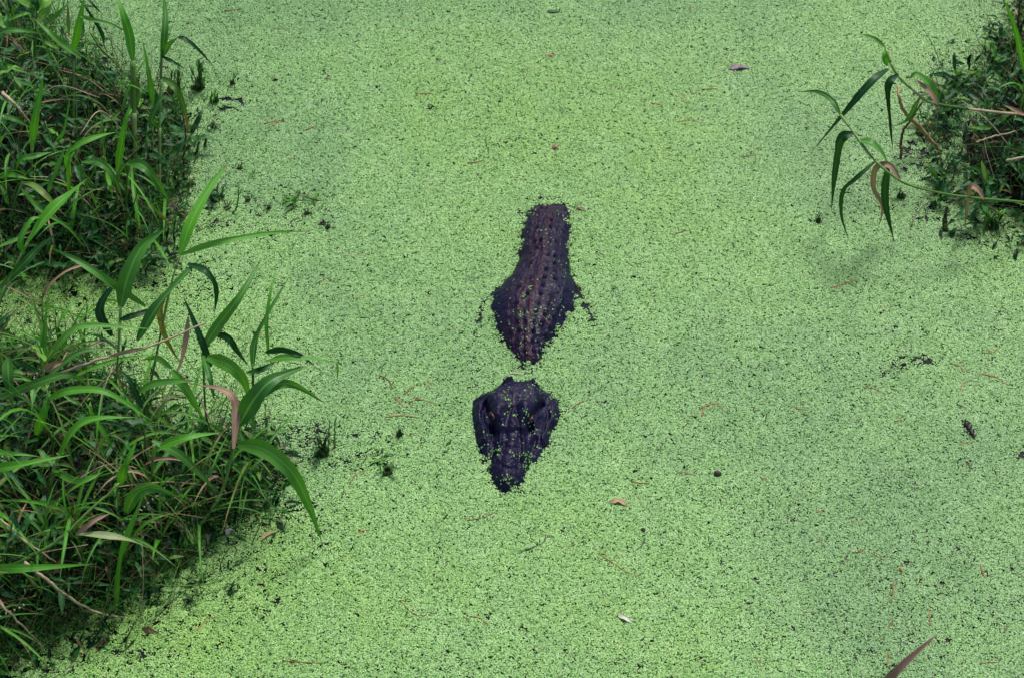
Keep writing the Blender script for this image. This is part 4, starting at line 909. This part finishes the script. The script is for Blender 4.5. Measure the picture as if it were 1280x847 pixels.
for i in range(110):
    x, y = r.uniform(290, 1270), r.uniform(5, 840)
    if 570 < x < 750 and 230 < y < 630: continue
    if x > 1000 and y < 320: continue
    a = r.gauss(0, .6); L = r.uniform(4, 11); cx = r.uniform(-2, 2)
    needle([(x, y), (x + L * math.cos(a), y + L * math.sin(a) * .7 + cx), (x + 2 * L * math.cos(a), y + 2 * L * math.sin(a) * .7)], r.uniform(.9, 1.5), 'needle', f'{"short" if L < 7.5 else "longer"} {"rising" if a < -.25 else "falling" if a > .25 else "level"} rust needle on {region(x, y)}', group=NG, z=.0035)
needle([(806, 672), (803, 680), (794, 688)], 1.8, 'dark_debris', 'dark curved twig below the black seed ball', 'twig', 'twig')
needle([(656, 687), (668, 683), (680, 676), (682, 667)], 2, 'dark_debris', 'dark hooked twig below the alligator snout', 'twig', 'twig')
needle([(1196, 504), (1208, 510)], 1.8, 'dark_debris', 'tiny black twig above the seed cone', 'twig', 'twig')
needle([(366, 284), (364, 277), (374, 272)], 2.2, 'dark_debris', 'small bent dark twig right of the tall reed grass', 'twig', 'twig')
needle([(673.5, 393), (680, 397), (687, 405)], 1.6, 'needle', 'reddish needle lying on the back of the alligator', z=.062)
needle([(637, 467), (645, 466.5), (653, 468.5)], 2.2, 'straw', 'pale straw bit lying on the back of the alligator skull', 'straw', 'straw_bit', z=.066)
def blob(name, px_, py_, rx, ry, rz, mat, label, cat, ang=0, z=.004, rough=.25, sub=3, seed=1):
    b = at(px_, py_, z); bm = bmesh.new(); bmesh.ops.create_icosphere(bm, subdivisions=sub, radius=1)
    s = depth(b) / FPX
    for v in bm.verts:
        k = 1 + rough * mnoise.noise(v.co * 2.3 + Vector((seed * 3.1, 0, 0))); v.co = Vector((v.co.x * rx * s * k, v.co.y * ry * s * 1.35 * k, v.co.z * rz * k))
    me = bpy.data.meshes.new(name); bm.to_mesh(me); bm.free()
    for q in me.polygons: q.use_smooth = True
    o = obj(name, me, M[mat], loc=b); o.rotation_euler = (0, 0, ang); return tag(o, label, cat)
# seed cone with scales
cn = thing('seed_cone', at(1212, 537, .004), 'dark purple seed cone floating at the right side', 'cone')
core = blob('core', 1212, 537, 3.0, 11, .009, 'dark_debris', None, None, .1, rough=.1); core.parent = cn; core.location = (0, 0, 0); core.rotation_euler = (0, 0, .28)
for k in range(46):
    a = k * 2.4; s = -1 + 2 * (k + .5) / 46; rr = .0085 * math.sqrt(max(0.05, 1 - s * s * .85)); y = s * .034
    p = Vector((math.cos(a) * rr, y, math.sin(a) * rr))
    if p.z < -.003: continue
    n_ = Vector((math.cos(a), .7, math.sin(a))).normalized(); t1 = Vector((-math.sin(a), 0, math.cos(a)))
    V = [p - t1 * .003, p + t1 * .003, p + n_ * .0055 + t1 * .0022, p + n_ * .0055 - t1 * .0022, p + n_ * .003 + Vector((math.cos(a), -.2, math.sin(a))) * .0015]
    o = obj('scale', mesh('scale', V, [(0, 1, 4), (1, 2, 4), (2, 3, 4), (3, 0, 4), (3, 2, 1, 0)], smooth=False), M['dark_debris'], cn); o.rotation_euler = (0, 0, .28)
blob('acorn', 897, 592, 5, 3.2, .010, 'dark_debris', 'small dark brown acorn floating right of the alligator head', 'acorn', rough=.1)
blob('seed_ball', 804, 662, 3, 2.4, .007, 'dark_debris', 'small black seed ball floating below right of the snout', 'seed', rough=.15)
blob('seed', 1126, 712, 2.2, 3, .006, 'needle', 'small reddish seed on the duckweed at the lower right', 'seed', .3)
def flat_leaf(name, pts, w, mat, label, cat='dead leaf', z=.006):
    P = [at(p[0], p[1], z) for p in pts]; b = P[0].copy(); c = crom(P, 10)
    c = [p + Vector((0, 0, .003 * math.sin(i / 10 * 3.14))) for i, p in enumerate(c)]
    return tag(obj(name, leaf_mesh([p - b for p in c], wpx(w, b), ref=Vector((0, 0, 1)), lance=True, fold=.25), M[mat], loc=b), label, cat)
flat_leaf('fallen_leaf', [(911, 86), (924, 85), (938, 85)], 9, 'pink', 'small pinkish purple fallen leaf near the top right of centre')
flat_leaf('fallen_leaf', [(763, 627), (774, 626), (785, 632)], 9, 'tan', 'small tan fallen leaf below right of the alligator snout')
flat_leaf('fallen_leaf', [(720, 261), (726, 261), (733, 263)], 4, 'needle', 'tiny orange leaf at the alligator tail end')
flat_leaf('fallen_leaf', [(690, 186), (694, 184), (699, 187)], 5, 'needle', 'tiny red leaf bit behind the alligator')
flat_leaf('fallen_leaf', [(685, 70), (688, 69), (692, 70)], 4, 'needle', 'tiny red leaf bit near the top centre')
flat_leaf('fallen_leaf', [(684, 14), (692, 15), (700, 14)], 5, 'weed', 'small green leaf bit at the top centre')
flat_leaf('feather', [(773, 769), (781, 773), (790, 778)], 6, 'pale', 'small whitish feather near the bottom centre', 'feather')
flat_leaf('fallen_leaf', [(406, 97), (414, 98)], 3, 'needle', 'tiny red brown leaf bit right of the upper thicket')
flat_leaf('fallen_leaf', [(326, 675), (334, 668), (345, 664)], 6, 'tan', 'orange brown leaf bit at the front of the lower thicket')
flat_leaf('fallen_leaf', [(283, 668), (287, 663), (292, 661)], 8, 'pale', 'whitish petal lying at the foot of the lower thicket')
# ragged wet sprigs and moss lumps
def sprig(px_, py_, size, n, label, seed, up=.02, mats=('moss', 'dark', 'bright')):
    r = random.Random(seed); b = at(px_, py_); t = thing('water_sprig', b, label, 'water weed'); s = depth(b) / FPX * size
    bm = bmesh.new(); bmesh.ops.create_icosphere(bm, subdivisions=3, radius=1)
    for v in bm.verts:
        k = 1 + .9 * mnoise.noise(v.co * 2.1 + Vector((seed, 0, 0))) + .5 * mnoise.noise(v.co * 6); v.co = Vector((v.co.x * s * .6 * k, v.co.y * s * .5 * k, v.co.z * up * .6 * k))
    me = bpy.data.meshes.new('clump'); bm.to_mesh(me); bm.free(); obj('clump', me, M[mats[0]], t)
    for i in range(n):
        az = r.random() * 6.28; L = s * r.uniform(.6, 1.5); p0 = Vector((r.gauss(0, .3) * s, r.gauss(0, .3) * s, up * .3))
        pts = [p0 + Vector((math.cos(az) * L * k / 5, math.sin(az) * L * k / 5, up * math.sin(k / 5 * 2.6) * r.uniform(.6, 1.2))) for k in range(6)]
        obj('leaf', leaf_mesh(pts, L * r.uniform(.16, .3), ref=Vector((.1, 0, 1)), lance=True, fold=.3), M[r.choice(mats[1:])], t)
sprig(404, 568, 13, 11, 'dark mossy clump standing beside the lower thicket', 1, .05, ('moss', 'dark', 'moss'))
sprig(484, 591, 11, 9, 'round mossy curl floating farthest out from the lower thicket', 2, .025, ('moss', 'moss', 'bright'))
sprig(480, 571, 10, 8, 'light green scrap of weed above the mossy curl', 3, .008, ('moss', 'bright', 'dark'))
sprig(500, 545, 6, 5, 'tiny dark sprig with a raised tip left of the alligator snout', 4, .03, ('moss', 'dark'))
sprig(560, 556, 5, 4, 'tiny green sprig just left of the alligator snout', 9, .01, ('moss', 'dark'))
sprig(365, 256, 12, 12, 'ragged weed scrap right of the tall reed tip', 5, .012, ('moss', 'moss', 'bright'))
sprig(394, 252, 10, 10, 'flat weed scrap right of the ragged one', 6, .008, ('moss', 'moss', 'bright'))
sprig(318, 218, 6, 6, 'small yellow green weed scrap right of the upper thicket', 7, .01, ('moss', 'bright'))
sprig(291, 106, 5, 5, 'small green weed tip sticking up right of the upper thicket', 8, .03, ('moss', 'bright'))
sprig(1022, 278, 5, 5, 'small dark weed tip below the hanging reed blades', 10, .03, ('moss', 'dark'))
sprig(218, 120, 14, 14, 'drooping dark weed tuft right of the upper thicket', 11, .07, ('moss', 'dark', 'reed'))
sprig(250, 112, 12, 14, 'bushy dark weed tuft farthest right of the upper thicket', 12, .07, ('moss', 'dark', 'reed'))
sprig(268, 128, 9, 10, 'low green tuft in front of the bushy dark tuft', 13, .03, ('moss', 'dark', 'bright'))
sprig(1152, 168, 12, 10, 'yellowish rotting weed clump at the left of the right hand thicket', 14, .03, ('moss', 'half', 'yellow'))
sprig(1126, 248, 9, 8, 'dark weed clump below the brown hanging leaf', 15, .03, ('moss', 'dark', 'reed'))
sprig(1240, 285, 14, 14, 'bright green weed tuft at the foot of the right hand thicket', 16, .05, ('moss', 'bright', 'dark'))
sprig(270, 250, 14, 12, 'thin weed tuft by the tall reed tip', 17, .03, ('moss', 'dark', 'reed'))
sprig(290, 740, 9, 8, 'dark weed scrap on the shaded duckweed below the lower thicket', 18, .02, ('moss', 'dark'))
sprig(130, 800, 10, 9, 'wet dark weed scrap at the bottom left', 19, .02, ('moss', 'dark'))
sprig(236, 752, 11, 8, 'dark weed scrap in front of the lower thicket', 20, .02, ('moss', 'dark'))
for k, (x, y, sz) in enumerate([(240, 232, 9), (262, 262, 8), (226, 268, 9), (300, 212, 5), (268, 160, 7), (284, 262, 7), (310, 252, 5), (336, 262, 5), (384, 268, 6), (410, 286, 5)]):
    sprig(x, y, sz, 8, f'ragged dark weed scrap, {ORD[k]} in line down and right from the upper thicket edge', 40 + k, .018, ('moss', 'dark', 'moss'))
straw('short dark stub standing in the duckweed right of the upper thicket', [(245, 198, 0), (246, 190, .02), (249, 177, .06)], 5, 'moss', 'stub', 'plant_stub')
straw('short pale tipped stub standing right of the other stub', [(256, 185, 0), (257, 178, .02), (259, 170, .05)], 4, 'moss', 'stub', 'plant_stub')
straw('dark upright stub in the water below the green reed stalk', [(1182, 290, 0), (1181, 275, .03), (1184, 258, .07)], 8, 'moss', 'stub', 'plant_stub')
straw('slim green shoot standing beside the mossy clump', [(418, 560, 0), (418, 545, .04), (420, 520, .1)], 3.5, 'stem', 'shoot', 'green_shoot')
straw('short green shoot left of the slim one', [(411, 556, 0), (411, 540, .04), (412, 524, .08)], 2.2, 'stem', 'shoot', 'green_shoot')
straw('thin green shoot curving up in the water right of the upper thicket', [(290, 268, 0), (296, 258, .03), (298, 240, .08), (297, 228, .11)], 2.5, 'stem', 'shoot', 'green_shoot')
straw('long thin green runner floating beneath the tall reed tip', [(245, 288, .01), (262, 275, .02), (285, 260, .03), (293, 250, .05)], 2, 'stem', 'shoot', 'green_shoot')
